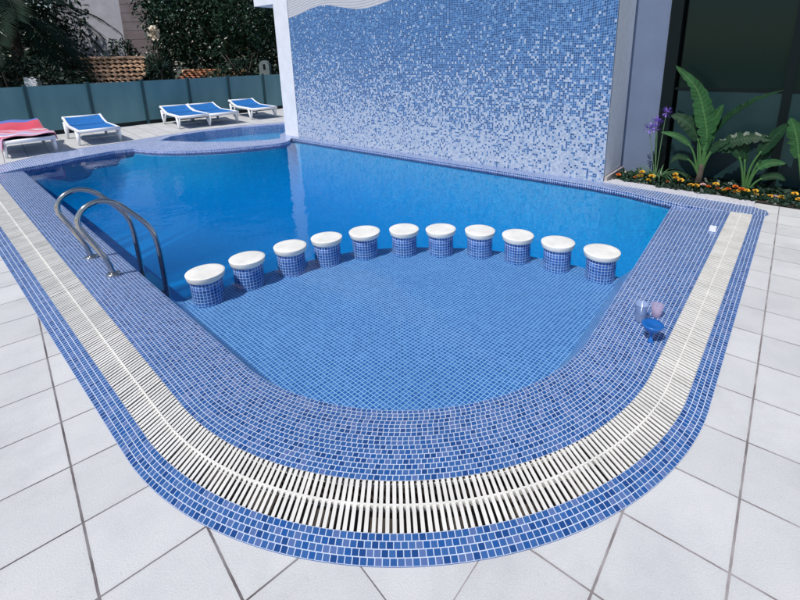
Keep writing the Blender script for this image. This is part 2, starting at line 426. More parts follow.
# ------------------------------------------------------------------ far outlines (metres)
A_ = (-3.057, 10.061); B_ = (-2.679, 9.761); C_ = (2.344, 5.724)
WD = Vector((C_[0] - B_[0], C_[1] - B_[1])).normalized(); WN = Vector((-WD.y, WD.x))     # along the wall, away from the pool
def wp(t, n, z=None):                # t metres from B along the wall, n metres behind its face
    p = (B_[0] + WD.x * t + WN.x * n, B_[1] + WD.y * t + WN.y * n)
    return p if z is None else (*p, z)
WLEN = math.dist(B_, C_)
left_deck = [(-6.4, 9.43), (-6.72, 9.03), (-6.98, 8.6), (-7.12, 8.1), (-7.15, 7.5), (-7.08, 6.9), OUT.at(-1)]
spa_back = [(-1.9, 12.6), (-3.0, 12.42), (-3.7, 12.2), (-4.72, 11.7), (-5.44, 11.05), (-6.0, 10.15)]
left_water = [WAT.at(-1), (-6.36, 7.5), (-6.2, 8.02), (-5.92, 8.55), (-5.65, 8.73)]
rim_front = [tuple(p) for p in smooth_path([(-5.65, 8.73, 0), (-5.21, 8.54, 0), (-4.72, 8.45, 0), (-4.24, 8.48, 0), (-3.71, 8.6, 0), (-3.2, 8.84, 0), (-2.81, 9.13, 0), wp(-.02, -.19, 0)], 4)]
rim_front = [(p[0], p[1]) for p in rim_front]
ledge_front = [wp(-.02, -.19), wp(1.2, -.19), wp(3, -.185), wp(5, -.18), wp(WLEN - .12, -.18), (2.5, 5.29), (2.85, 4.80), (3.485, 4.375)]
ledge_end = [(3.56, 4.42), (3.604, 4.52), (3.57, 4.66)]

def outset(P, d):
    out = []
    for i, p in enumerate(P):
        a, b = P[max(i - 1, 0)], P[min(i + 1, len(P) - 1)]; t = Vector((b[0] - a[0], b[1] - a[1])).normalized()
        out.append((p[0] + t.y * d, p[1] - t.x * d))
    return out
# ---- deck
holeloop = [OUT.at(t) for t in TS] + [(3.56, 4.42), (3.604, 4.52), (3.57, 4.66), C_, wp(WLEN - .05, .1), wp(.6, .1), (-1.9, 10.2)] + spa_back + left_deck[:-1]
yL, yR = .749203, .749203 + .144009
nL1, nL2 = (math.cos(yL), math.sin(yL)), (-math.sin(yL), math.cos(yL))
nR1, nR2 = (math.cos(yR), math.sin(yR)), (-math.sin(yR), math.cos(yR))
def deck_uv(p, k):
    x, y = p[0] / 1.65, p[1] / 1.65
    if k == 0: return ((x * nL1[0] + y * nL1[1] + .035271) / .199478, (x * nL2[0] + y * nL2[1] - .905983) / .202973)
    if k == 1: return ((x * nR2[0] + y * nR2[1] + .045906) / .202973, (x * nR1[0] + y * nR1[1] - .885793) / .199478)
    return (p[0] / .33, p[1] / .33)
def deck_cls(c):
    if c.y > 2.6: return 0 if c.x < 0 else 1
    l = (c.x * nL1[0] + c.y * nL1[1]) - 1.65 * (-.035271 + .199478 * 2); r = (c.x * nR2[0] + c.y * nR2[1]) - 1.65 * (-.045906 + .202973 * 2)
    if l > 0 and r > 0: return 2
    if l <= 0 and r <= 0: return 0 if c.x < -.0286 else 1
    return 0 if l <= 0 else 1
X0 = (-.0286, .912)
def along(n, d): return (X0[0] - n[1] * d, X0[1] + n[0] * d)
deckpoly = [(-17, -6), (9, -6), (9, 18.2), (-2.8, 18.2), (-17, .34)]
mb = MB()
e1 = (X0, along(nL1, .55)); e2 = (X0, along(nR2, -.6))
cdt_fill(mb, deckpoly, [holeloop], 0.0, deck_uv, [e1, e2, (X0, (X0[0], -5.9)), ((0, 12), (0, 18.1))], deck_cls)
tag(mb.build('pool_deck', [m_deck, m_deck2, m_deck0]), kind='structure')
mb = MB()
cdt_fill(mb, [(-160, -120), (160, -120), (160, 200), (-160, 200)], [deckpoly], -.06, lambda p, k: p[:2])
tag(mb.build('ground', m_ground), kind='structure')

# ---- far coping: ledge under the wall, left end, spa rim
def dir_uv(p, k=0): return (p[0] * WD.x + p[1] * WD.y, p[0] * WN.x + p[1] * WN.y)
spa_front = [(-5.62, 9.62), (-4.95, 9.42), (-4.51, 9.33), (-3.72, 9.33), (-3.25, 9.45), (-3.05, 9.6), (-3.2, 10.1), (-3.2, 11.0)]
spa_loop = spa_front + [(-3.2, 11.9), (-3.65, 11.82), (-4.55, 11.38), (-5.22, 10.82), (-5.68, 10.15)]
mb = MB()
cdt_fill(mb, ledge_front + ledge_end + [C_, wp(WLEN - .05, .1), wp(0, .1), wp(-.4, .05)], [], .006, dir_uv)
def skirt(mb, line, z0, z1, off=0.0):
    s = off
    for p, q in zip(line[:-1], line[1:]):
        d = math.dist(p, q)
        mb.face([(*p, z0), (*q, z0), (*q, z1), (*p, z1)], [(s, z0), (s + d, z0), (s + d, z1), (s, z1)]); s += d
skirt(mb, ledge_front + ledge_end[:1], -.056, .006)
tag(mb.build('pool_ledge', m_coping_far), kind='structure')
mb = MB()
outer = rim_front + [wp(-.4, .05), (-1.9, 10.2)] + spa_back + left_deck[:-1] + [OUT.at(-1), GIN.at(-1), WAT.at(-1)] + left_water[1:-1]
cdt_fill(mb, outer, [spa_loop], .006, lambda p, k: (p[0] * .72 - p[1] * .69, p[0] * .69 + p[1] * .72))
skirt(mb, left_water, -.056, .006); skirt(mb, rim_front, -.056, .006)
skirt(mb, spa_loop + spa_loop[:1], -.35, .006)
skirt(mb, [OUT.at(-1), GIN.at(-1), WAT.at(-1)], -.16, .006)
tag(mb.build('spa_rim', m_rim), kind='structure')
edge_line = left_deck[:-1][::-1] + spa_back[::-1][:-1]
inner_line = outset(edge_line, .06); mb = MB()
for i in range(len(edge_line) - 1):
    q = [edge_line[i], edge_line[i + 1], inner_line[i + 1], inner_line[i]]
    mb.face([(*p, .012) for p in q]); mb.face([(*q[0], -.02), (*q[1], -.02), (*q[1], .012), (*q[0], .012)]); mb.face([(*q[3], .0), (*q[2], .0), (*q[2], .012), (*q[3], .012)])
tag(mb.build('pale_edging', m_kerb), kind='structure')
m_spafloor = mosaic('spa_floor_mosaic', .0258, [(0, (.05, .25, .56)), (.5, (.08, .31, .62)), (.8, (.12, .37, .67))], (.35, .55, .75), .07, rough=.5)
mb = MB(); cdt_fill(mb, spa_loop, [], -.22, dir_uv)
tag(mb.build('spa_basin', m_spafloor), kind='structure')

# ---- stools' arc and shelf
STOOLS = [(-1.724, 3.248), (-1.487, 3.493), (-1.194, 3.727), (-.908, 3.908), (-.574, 4.040), (-.200, 4.085), (.152, 4.068), (.520, 4.015), (.852, 3.883), (1.168, 3.706), (1.476, 3.501)]
cen = (-.075, 2.05)
shelf_arc = []
for x, y in STOOLS:
    v = Vector((x - cen[0], y - cen[1])); v *= (v.length + .12) / v.length; shelf_arc.append((cen[0] + v.x, cen[1] + v.y))
shelf_arc = [(-2.2, 2.98), (-2.0, 3.16)] + shelf_arc + [(1.72, 3.42), (2.0, 3.3)]
shelf_arc = [(p[0], p[1]) for p in smooth_path([(a[0], a[1], 0) for a in shelf_arc], 4)]
wl = [WAT.at(t) for t in TS]
wlo = outset(wl, .06)
i0 = min(range(len(wlo)), key=lambda i: math.dist(wlo[i], (-2.2, 2.98))); i1 = min(range(len(wlo)), key=lambda i: math.dist(wlo[i], (2.0, 3.3)))
SH = -.195; FL = -.95
dL = (math.cos(R(-42.2)), math.sin(R(-42.2)))
sh_uv = lambda p, k=0: (p[0] * dL[0] + p[1] * dL[1], -p[0] * dL[1] + p[1] * dL[0])
mb = MB()
def seg_dist(p, line):
    best = 9e9; q = Vector(p[:2])
    for a, b in zip(line[:-1], line[1:]):
        a, b = Vector(a[:2]), Vector(b[:2]); ab = b - a; t = max(0, min(1, (q - a).dot(ab) / max(1e-9, ab.length_squared)))
        best = min(best, (a + ab * t - q).length)
    return best
near = wlo[i0:i1 + 1]
ins = [outset(wl, -d)[i0 + 2:i1 - 1] for d in (.02, .06, .11)]
cdt_fill(mb, near + shelf_arc[::-1], [], SH, sh_uv, [(l[k], l[k + 1]) for l in ins for k in range(0, len(l) - 1)])
for i, v in enumerate(mb.v):
    d = max(0, seg_dist(v, near) - .06)
    f = max(0, 1 - d / .11)
    mb.v[i] = (v[0], v[1], SH + (-.062 - SH) * f)
arcz = [SH + (-.062 - SH) * max(0, 1 - max(0, seg_dist(p, near) - .06) / .25) ** 2 for p in shelf_arc]
skirt(mb, shelf_arc, FL, SH - .003)
tag(mb.build('pool_shelf', m_shelf), kind='structure')
pool_loop = wlo + [(2.98, 4.85)] + [(p[0] + WN.x * .04, p[1] + WN.y * .04) for p in ledge_front[-2::-1]] + [(p[0], p[1] + .04) for p in rim_front[::-1][1:-1]] + [(-5.7, 8.8), (-5.98, 8.6), (-6.27, 8.05), (-6.43, 7.5)]
farline = [(2.98, 4.85)] + [(p[0] + WN.x * .04, p[1] + WN.y * .04) for p in ledge_front[-2::-1]] + [(p[0], p[1] + .04) for p in rim_front[::-1][1:-1]] + [(-5.7, 8.8), (-5.98, 8.6), (-6.27, 8.05), (-6.43, 7.5), wlo[0]]
mb = MB()
gp = []
for d in (.04, .09, .15, .22, .31, .42, .56, .75, 1.0, 1.4):
    o_ = outset(smooth_path([(p[0], p[1], 0) for p in farline], 3), -d)
    gp += [p for p in o_ if inside(p, pool_loop) and seg_dist(p, farline) > d * .93 and seg_dist(p, pool_loop + pool_loop[:1]) > .03]
cdt_fill(mb, pool_loop, [], FL, sh_uv, [(p, (p[0] + .012, p[1] + .009)) for p in gp])
for i, v in enumerate(mb.v):
    d = seg_dist(v, farline); mb.v[i] = (v[0], v[1], -.058 + (FL + .058) * (1 - math.exp(-d / .40)))
skirt(mb, wlo, FL, -.06)
tag(mb.build('pool_basin', m_basin, smooth=True, weld=True), kind='structure')

def prism(name, loop, z0, z1, mat):
    mb = MB(); cdt_fill(mb, loop, [], z1, lambda p, k: p[:2]); n = len(mb.f)
    for i in range(n): mb.face([(p[0], p[1], z0) for p in [mb.v[j] for j in mb.f[i]]][::-1])
    for p, q in zip(loop, loop[1:] + loop[:1]):
        mb.face([(*p, z0), (*q, z0), (*q, z1), (*p, z1)])
    return mb.build(name, mat, weld=True)
tag(prism('water', outset(pool_loop + pool_loop[:1], .02)[:-1], FL - .05, -.05, m_water), kind='structure')
tag(prism('spa_water', outset(spa_loop + spa_loop[:1], .02)[:-1], -.4, -.02, m_spawater), kind='structure')

# ------------------------------------------------------------------ gutter grating
gr = empty('gutter_grating', (*lerp2(GOUT, GIN.at, .5)(.5), 0))
tag(gr, 'white slatted overflow grating curving round the pool end between blue mosaic bands', 'grating')
def inv(p): return (p[0] - gr.location.x, p[1] - gr.location.y, p[2])
fine = [-1 + 3 * i / 6000 for i in range(6001)]
mid = [lerp2(GOUT, GIN.at, .5)(t) for t in fine]
acc = [0.0]
for i in range(1, len(mid)): acc.append(acc[-1] + math.dist(mid[i - 1], mid[i]))
PITCH = .0252
mb = MB(); j = 0; k = 0
rnd = random.Random(3)
while True:
    s = k * PITCH
    if s > acc[-1] - .01: break
    while acc[j] < s: j += 1
    t = fine[j]; a = Vector(lerp2(GOUT, GIN.at, .006)(t)); b = Vector(lerp2(GOUT, GIN.at, .994)(t))
    d = (b - a).normalized(); w = Vector((-d.y, d.x)) * (.0072 + rnd.uniform(-.0004, .0004)); jit = rnd.uniform(-.0012, .0012)
    a += w * jit / .007; b += w * jit / .007; z1 = .003 + rnd.uniform(-.0008, .0008); z0 = -.005
    P = [a - w, a + w, b + w, b - w]
    top = [inv((p.x, p.y, z1)) for p in P]; P2 = [a - w * .75, a + w * .75, b + w * .75, b - w * .75]; bot = [inv((p.x, p.y, z0)) for p in P2]
    mb.face(top[::-1])
    for i in range(4): mb.face([top[i], top[(i + 1) % 4], bot[(i + 1) % 4], bot[i]])
    k += 1
mb.build('slats', m_grate, gr)
def ribbon(name, f0, f1, z0, z1, mat, parent, lo=-1, hi=2):
    mb = MB(); T = [t for t in TS if lo <= t <= hi]
    for i in range(len(T) - 1):
        q = [lerp2(GOUT, GIN.at, f0)(T[i]), lerp2(GOUT, GIN.at, f0)(T[i + 1]), lerp2(GOUT, GIN.at, f1)(T[i + 1]), lerp2(GOUT, GIN.at, f1)(T[i])]
        mb.face([inv((*p, z1)) for p in q])
        mb.face([inv((*q[0], z0)), inv((*q[1], z0)), inv((*q[1], z1)), inv((*q[0], z1))])
        mb.face([inv((*q[2], z0)), inv((*q[3], z0)), inv((*q[3], z1)), inv((*q[2], z1))])
    return mb.build(name, mat, parent)
ribbon('spine', .486, .526, -.024, .0055, m_grate, gr)
ribbon('rim', .0, .02, -.03, -.012, m_grate, gr)
ribbon('rim', .98, 1.0, -.03, -.012, m_grate, gr)

# ------------------------------------------------------------------ stools
order = ['first from the steel handrail', 'second from the handrail', 'third from the handrail', 'fourth from the handrail', 'fifth from the handrail', 'middle one of eleven', 'fifth from the far corner end', 'fourth from the far corner end', 'third from the far corner end', 'second from the far corner end', 'nearest the drinking cups']
cm = MB(); cm.lathe([(.119, SH - .001), (.119, .010)], n=40)
sm = MB(); sm.lathe([(0, .009), (.134, .009), (.1365, .012), (.1435, .050), (.1435, .0525), (.1425, .0538), (.12, .0548), (0, .055)], n=48)
col0 = seat0 = None
for i, (x, y) in enumerate(STOOLS):
    st = empty('pool_stool', (x, y, 0), random.uniform(0, 6.28))
    tag(st, 'white topped blue mosaic stool in the water, ' + order[i], 'stool', 'swim up stools in a curved row')
    if col0 is None:
        col0 = cm.build('column', m_column, st, smooth=True); seat0 = sm.build('seat', m_seat, st, smooth=True)
    else:
        for o in (col0, seat0):
            c = o.copy(); C.objects.link(c); c.parent = st
            if o is seat0: c.rotation_euler = (random.uniform(-.018, .018), random.uniform(-.018, .018), random.uniform(0, 6)); c.scale = (random.uniform(.985, 1.02),) * 2 + (1,)

# ------------------------------------------------------------------ ladder
lad = empty('pool_ladder', (-2.737, 3.533, 0))
tag(lad, 'polished steel pool handrail ladder arching from the mosaic coping into the water', 'ladder')
nn = Vector((.665, .747, 0)); ee = Vector((.747, -.665, 0))
prof = [(0, .004), (-.02, .12), (-.075, .27), (-.125, .39), (-.15, .47), (-.135, .54), (-.08, .595), (0, .618), (.075, .598), (.14, .55), (.21, .465), (.285, .365), (.335, .26), (.352, .15), (.358, 0), (.36, -.4), (.36, -1.0)]
def fl_z(u): return .004
for F in (Vector((-2.946, 3.704, 0)), Vector((-2.528, 3.362, 0))):
    base = F - lad.location; base.z = 0
    mb = MB(); mb.tube(smooth_path([base + nn * u + Vector((0, 0, z - .01)) for u, z in prof], 5), .0205, 14)
    rl = mb.build('rail', m_chrome, lad, smooth=True)
    mb = MB(); mb.lathe([(0, .016), (.024, .016), (.03, .012), (.05, .006), (.052, .0), (.05, -.03)], tuple(base + Vector((0, 0, -.006))), 24)
    mb.build('flange', m_chrome, rl, smooth=True)
for z in (-.32, -.6, -.88):
    mb = MB(); c = (Vector((-2.946, 3.704, 0)) + Vector((-2.528, 3.362, 0))) / 2 + nn * .36 - lad.location
    mb.box((c.x, c.y, z), (.5, .085, .03), math.atan2(ee.y, ee.x)); mb.build('tread', m_chrome, lad)

# ------------------------------------------------------------------ glass screen fence
FD = Vector((1, 1.258)).normalized(); FN = Vector((-FD.y, FD.x)); fa = math.atan2(FD.y, FD.x)
f0 = Vector((-8.2, 11.404))
fen = empty('screen_fence', (f0.x, f0.y, 0), fa)
tag(fen, 'low green frosted screen fence with dark posts behind the sun loungers', 'fence')
SP = 1.21
for k in range(-8, 9):
    mb = MB(); mb.box((k * SP, 0, .585), (.062, .06, 1.19)); mb.build('post', m_post, fen)
    if k < 8:
        mb = MB(); mb.box((k * SP + SP / 2, .012, .62), (SP - .064, .014, 1.04)); mb.build('panel', m_screen, fen)
mb = MB(); mb.box((0, .055, .045), (SP * 16.6, .03, .1)); mb.build('footing', m_strip, fen)

# ------------------------------------------------------------------ sun loungers
def make_lounger():
    root = empty('sun_lounger')
    L0, L1, W = -.94, .94, .36                      # head, foot, half width
    bk = -.30
    hz = .47
    def rail(y):
        return smooth_path([(L1, y, .315), (.5, y, .318), (bk + .1, y, .318), (bk, y, .325), (bk - .3, y, .385), (L0 + .08, y, hz), (L0, y, hz - .01)], 4)
    mb = MB()
    for s in (-1, 1): mb.tube(rail(s * W), .03, 8, flat=1.35)
    for x, z in ((L1, .315), (L0, hz - .01)): mb.tube([(x, -W, z), (x, W, z)], .03, 8, flat=1.3)
    for s in (-1, 1): mb.tube([(bk, s * W * .96, .31), (L0 + .16, s * W * .96, .30)], .022, 8)
    mb.build('frame', m_plastic, root, smooth=True)
    for s in (-1, 1):
        mb = MB(); mb.tube([(.62, s * W, .31), (.70, s * (W + .01), .16), (.80, s * (W + .015), 0)], [.034, .03, .024], 8); mb.tube([(.90, s * W, .31), (.80, s * (W + .015), .02)], .022, 8); mb.build('leg', m_plastic, root, smooth=True)
        mb = MB(); mb.tube([(L0 + .10, s * W, .38), (L0 + .16, s * (W + .01), .18), (L0 + .28, s * (W + .015), 0)], [.034, .03, .024], 8); mb.tube([(L0 + .5, s * W, .31), (L0 + .28, s * (W + .015), .02)], .022, 8); mb.build('leg', m_plastic, root, smooth=True)
    def sheet(xs):
        mb = MB(); ny = 8
        for (x0, z0), (x1, z1) in zip(xs[:-1], xs[1:]):
            for j in range(ny):
                y0, y1 = -W + .02 + (2 * W - .04) * j / ny, -W + .02 + (2 * W - .04) * (j + 1) / ny
                dz = lambda y: -.022 * (1 - (y / W) ** 2)
                mb.face([(x0, y0, z0 + dz(y0)), (x1, y0, z1 + dz(y0)), (x1, y1, z1 + dz(y1)), (x0, y1, z0 + dz(y1))])
                mb.face([(x0, y1, z0 + dz(y1) - .012), (x1, y1, z1 + dz(y1) - .012), (x1, y0, z1 + dz(y0) - .012), (x0, y0, z0 + dz(y0) - .012)])
        return mb
    sheet([(bk + .01, .345), (.1, .342), (.5, .342), (L1 - .02, .338)]).build('seat', m_blue, root, smooth=True, weld=True)
    sheet([(L0 + .02, hz + .016), (L0 + .1, hz + .018), (bk - .3, .408), (bk - .01, .35)]).build('backrest', m_blue, root, smooth=True, weld=True)
    return root
def copy_tree(o, parent=None):
    c = o.copy(); C.objects.link(c); c.parent = parent
    for ch in list(o.children): copy_tree(ch, c)
    return c
LOUNGE = [(-7.16, 8.22, 'white framed sun lounger covered by a red and pink towel', 2.394),
          (-6.66, 9.34, 'white sun lounger with bare blue sling, standing alone beside the towel covered lounger', 2.36),
          (-5.69, 11.42, 'white and blue sun lounger nearest the alone one in the trio along the fence', 2.32),
          (-5.13, 11.86, 'white and blue sun lounger in the middle of the close trio', 2.36),
          (-4.45, 12.93, 'white and blue sun lounger closest to the white pillar', 2.32)]
proto = make_lounger()
for i, (x, y, lab, hd) in enumerate(LOUNGE):
    o = proto if i == 0 else copy_tree(proto)
    hx, hy = math.cos(hd), math.sin(hd)              # direction from foot to head
    o.location = (x + hx * .85, y + hy * .85, 0); o.rotation_euler = (0, 0, hd + math.pi); o.scale = (.9, .97, .94)
    tag(o, lab, 'sun lounger', 'sun loungers along the screen fence')
# towel on the first lounger
def towel_material():
    m, nt, bs = new_mat('striped_towel')
    uv = N(nt, 'ShaderNodeUVMap'); sep = N(nt, 'ShaderNodeSeparateXYZ'); nt.links.new(uv.outputs[0], sep.inputs[0])
    nz = N(nt, 'ShaderNodeTexNoise'); nz.inputs['Scale'].default_value = 3.5; nt.links.new(uv.outputs[0], nz.inputs['Vector'])
    v = M(nt, 'ADD', sep.outputs[0], M(nt, 'MULTIPLY', M(nt, 'SUBTRACT', nz.outputs[0], .5), .30))
    red, pk, lil, wh, blu = (.62, .03, .07), (.74, .30, .38), (.42, .36, .60), (.75, .68, .74), (.06, .12, .45)
    c = ramp(nt, M(nt, 'DIVIDE', v, 1.9), [(0, blu), (.08, red), (.34, pk), (.40, red), (.46, wh), (.53, red), (.58, pk), (.66, lil), (.72, wh), (.78, red), (.84, lil), (.9, pk)], 'CONSTANT')
    nt.links.new(c, bs.inputs['Base Color']); bs.inputs['Roughness'].default_value = .95
    bs.inputs['Sheen Weight'].default_value = .3
    return m
tw = empty('towel', proto.location, proto.rotation_euler[2])
mb = MB(); nx, ny = 40, 26
def tz(i, j):
    x = -.93 + 1.78 * i / nx; y = -.52 + .98 * j / ny
    zb = .352 if x > -.3 else .352 + (-.3 - x) / .64 * .15
    e = max(0, abs(y) - .385); z = zb + .028 - e * 1.6 + .012 * math.sin(9 * x + 4 * y) + .014 * math.sin(13 * y + 5 * x)
    yy = y if e == 0 else math.copysign(.385 + e * .25, y)
    return (x + .02 * math.sin(11 * y), yy, z)
for i in range(nx):
    for j in range(ny):
        q = [tz(i, j), tz(i + 1, j), tz(i + 1, j + 1), tz(i, j + 1)]
        mb.face(q, [(1.78 * a / nx, .98 * b / ny) for a, b in ((i, j), (i + 1, j), (i + 1, j + 1), (i, j + 1))])
o = mb.build('towel_cloth', towel_material(), None, smooth=True, weld=True)
bpy.data.objects.remove(tw)
o.name = 'towel'; o.location = proto.location; o.rotation_euler = proto.rotation_euler
sol = o.modifiers.new('s', 'SOLIDIFY'); sol.thickness = .012
tag(o, 'crumpled red and pink striped towel spread over the nearest sun lounger', 'towel')

# ------------------------------------------------------------------ mosaic wall
def wall_material():
    m, nt, bs = new_mat('wall_mosaic')
    p = .028
    uv = N(nt, 'ShaderNodeUVMap'); sep = N(nt, 'ShaderNodeSeparateXYZ'); nt.links.new(uv.outputs[0], sep.inputs[0])
    u0, v0 = sep.outputs[0], sep.outputs[1]
    # boundary of the pale cloud shape along the top
    us = M(nt, 'DIVIDE', u0, 8.0)
    bd = N(nt, 'ShaderNodeFloatCurve'); cv = bd.mapping.curves[0]
    pts = [(0, 2.43), (.38, 2.49), (.77, 2.57), (1.12, 2.595), (1.5, 2.54), (1.95, 2.47), (2.25, 2.465), (2.56, 2.50), (2.86, 2.56), (3.3, 2.74), (4.0, 2.95), (5.0, 3.2), (6.5, 3.6)]
    while len(cv.points) < len(pts): cv.points.new(.5, .5)
    for cp, (a, b) in zip(cv.points, pts): cp.location = (a / 8, b / 4)
    bd.mapping.update(); nt.links.new(us, bd.inputs['Value'])
    bnd = M(nt, 'MULTIPLY', bd.outputs[0], 4.0)
    # upper rows follow the wave, lower rows are level
    wav = M(nt, 'SUBTRACT', M(nt, 'MINIMUM', bnd, 2.62), 2.5)
    amt = ramp(nt, M(nt, 'DIVIDE', v0, 4.0), [(1.45 / 4, 0.0), (2.25 / 4, 1.0)])
    sw = M(nt, 'MULTIPLY', M(nt, 'SINE', M(nt, 'MULTIPLY_ADD', u0, 4.3, M(nt, 'MULTIPLY', v0, 2.2))), .045)
    v = M(nt, 'SUBTRACT', v0, M(nt, 'MULTIPLY', amt, M(nt, 'ADD', M(nt, 'MULTIPLY', wav, .6), sw)))
    gu, gv = M(nt, 'DIVIDE', u0, p), M(nt, 'DIVIDE', v, p)
    cmb = N(nt, 'ShaderNodeCombineXYZ'); nt.links.new(M(nt, 'FLOOR', gu), cmb.inputs[0]); nt.links.new(M(nt, 'FLOOR', gv), cmb.inputs[1])
    w1 = N(nt, 'ShaderNodeTexWhiteNoise', noise_dimensions='2D'); nt.links.new(cmb.outputs[0], w1.inputs['Vector'])
    w2 = N(nt, 'ShaderNodeTexWhiteNoise', noise_dimensions='3D')
    cm2 = N(nt, 'ShaderNodeCombineXYZ'); cm2.inputs[2].default_value = 5.3
    nt.links.new(M(nt, 'FLOOR', gu), cm2.inputs[0]); nt.links.new(M(nt, 'FLOOR', gv), cm2.inputs[1]); nt.links.new(cm2.outputs[0], w2.inputs['Vector'])
    # share of pale tiles falls with height, with cloudy variation
    cl = N(nt, 'ShaderNodeTexNoise'); cl.inputs['Scale'].default_value = 1.1; cl.inputs['Detail'].default_value = 4
    nt.links.new(uv.outputs[0], cl.inputs['Vector'])
    vv = M(nt, 'ADD', v0, M(nt, 'MULTIPLY', M(nt, 'SUBTRACT', cl.outputs[0], .5), .7))
    pw = ramp(nt, M(nt, 'DIVIDE', vv, 4.0), [(0, .87), (.35 / 4, .77), (.7 / 4, .57), (1.05 / 4, .37), (1.4 / 4, .19), (1.75 / 4, .09), (2.1 / 4, .04), (1.0, .03)])
    iswhite = M(nt, 'LESS_THAN', w1.outputs[0], pw)
    blue = ramp(nt, w2.outputs[0], [(0, (.020, .074, .205)), (.2, (.029, .105, .27)), (.5, (.038, .132, .335)), (.75, (.070, .19, .41)), (.9, (.13, .26, .46))], 'CONSTANT')
    whit = ramp(nt, w2.outputs[0], [(0, (.29, .36, .48)), (.3, (.37, .43, .54)), (.7, (.45, .50, .59))], 'CONSTANT')
    tile = mixc(nt, iswhite, blue, whit)
    fu = M(nt, 'ABSOLUTE', M(nt, 'SUBTRACT', M(nt, 'FRACT', gu), .5)); fv = M(nt, 'ABSOLUTE', M(nt, 'SUBTRACT', M(nt, 'FRACT', gv), .5))
    g = M(nt, 'GREATER_THAN', M(nt, 'MAXIMUM', fu, fv), .43)
    gcol = ramp(nt, M(nt, 'DIVIDE', v0, 4.0), [(.5 / 4, (.36, .43, .56)), (2.0 / 4, (.20, .30, .46))])
    col = mixc(nt, g, tile, gcol)
    # pale rippled rows above the wave line
    st = M(nt, 'GREATER_THAN', M(nt, 'FRACT', M(nt, 'DIVIDE', M(nt, 'SUBTRACT', v0, M(nt, 'MULTIPLY_ADD', bnd, .8, M(nt, 'MULTIPLY', u0, .06))), .045)), .7)
    pale = mixc(nt, st, (.50, .50, .53), (.33, .35, .40))
    up = M(nt, 'GREATER_THAN', v0, bnd)
    nt.links.new(mixc(nt, up, col, pale), bs.inputs['Base Color'])
    bs.inputs['Roughness'].default_value = .35; bs.inputs['Specular IOR Level'].default_value = .15
    geo = N(nt, 'ShaderNodeNewGeometry')
    off = VM(nt, 'SCALE', VM(nt, 'SUBTRACT', w2.outputs[1], (.5, .5, .5)), .07)
    nt.links.new(VM(nt, 'NORMALIZE', VM(nt, 'ADD', geo.outputs['Normal'], off)), bs.inputs['Normal'])
    return m
m_wall = wall_material()
HT = 3.4; TH = .762
wal = empty('mosaic_wall', (*wp(WLEN / 2, TH / 2), 0))
tag(wal, 'tall wall with a blue to white mosaic wave picture rising from the pool edge', 'wall')
wx = wal.location
def wl_(p): return (p[0] - wx.x, p[1] - wx.y, p[2])
def slab(mb, t0, t1, n0, n1, z0, z1, mi=0, base=wp):
    a, b, c, d = base(t0, n0), base(t1, n0), base(t1, n1), base(t0, n1)
    P = [wl_((*q, z)) for z in (z0, z1) for q in (a, b, c, d)]
    for q in ((3, 2, 1, 0), (4, 5, 6, 7), (0, 1, 5, 4), (1, 2, 6, 5), (2, 3, 7, 6), (3, 0, 4, 7)): mb.face([P[i] for i in q], mi=mi)
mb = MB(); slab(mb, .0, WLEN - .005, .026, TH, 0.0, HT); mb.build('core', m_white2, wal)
mb = MB()
a, b = wp(.0, 0), wp(WLEN, 0); c, d = wp(WLEN, .024), wp(.0, .024)
mb.face([wl_((*a, .0)), wl_((*b, .0)), wl_((*b, HT)), wl_((*a, HT))], [(0, 0), (WLEN, 0), (WLEN, HT), (0, HT)], 0)
mb.face([wl_((*b, .0)), wl_((*c, .0)), wl_((*c, HT)), wl_((*b, HT))], None, 1)
mb.face([wl_((*a, HT)), wl_((*b, HT)), wl_((*c, HT)), wl_((*d, HT))], None, 1)
mb.build('mosaic_panel', [m_wall, m_edge], wal)
PW = math.dist(A_, B_)
mb = MB(); slab(mb, -PW, -.002, -.012, TH, 0, HT); mb.build('pillar', m_white, wal)
mb = MB(); slab(mb, -PW - .70, -PW - .002, -.006, TH + .25, 2.74, HT); mb.build('lintel', m_white, wal)
mb = MB(); slab(mb, WLEN - .004, WLEN + .035, .04, TH, 0.0, .075); mb.build('plinth', m_plinth, wal)

# ------------------------------------------------------------------ glazed pool house behind the flower bed
hs = empty('pool_house', (*wp(WLEN + 1.5, TH + .1), 0))
tag(hs, 'dark glazed building front with a blue grey wall strip behind the flower bed', 'building')
wx = hs.location
fb = wp
mb = MB(); slab(mb, WLEN - .25, WLEN + .42, TH + .001, TH + .2, 0, HT - .002); mb.build('wall', m_bluewall, hs)
fr = MB(); slab(fr, WLEN + .42, WLEN + .56, TH - .03, TH + .16, 0, HT); fr.build('frame', m_frame, hs)
T0, T1 = WLEN + .56, WLEN + 4.6
Tm = [T0, WLEN + 1.72, WLEN + 3.1, T1]
for i in range(3):
    a_, b_ = Tm[i], Tm[i + 1]
    mb = MB(); slab(mb, a_ + .04, b_ - .04, TH + .06, TH + .075, .06, 1.17); lo = mb.build('lower_pane', m_pane_low, hs)
    mb = MB(); slab(mb, a_ + .04, b_ - .04, TH + .075, TH + .09, 1.19, HT); mb.build('upper_pane', m_pane_dark, hs)
    mb = MB(); slab(mb, b_ - .045, b_ + .045, TH + .02, TH + .13, 0, HT); mb.build('mullion', m_frame, hs)
mb = MB(); slab(mb, T0, T1, TH + .05, TH + .1, 1.165, 1.195); mb.build('transom', m_frame, hs)
mb = MB(); slab(mb, T0, T1, TH + .045, TH + .12, 0, .06); mb.build('sill', m_frame, hs)
mb = MB(); slab(mb, WLEN - .0, T1 + .3, TH + .21, TH + 5, 0, HT + .2); mb.build('rear_block', m_frame, hs)

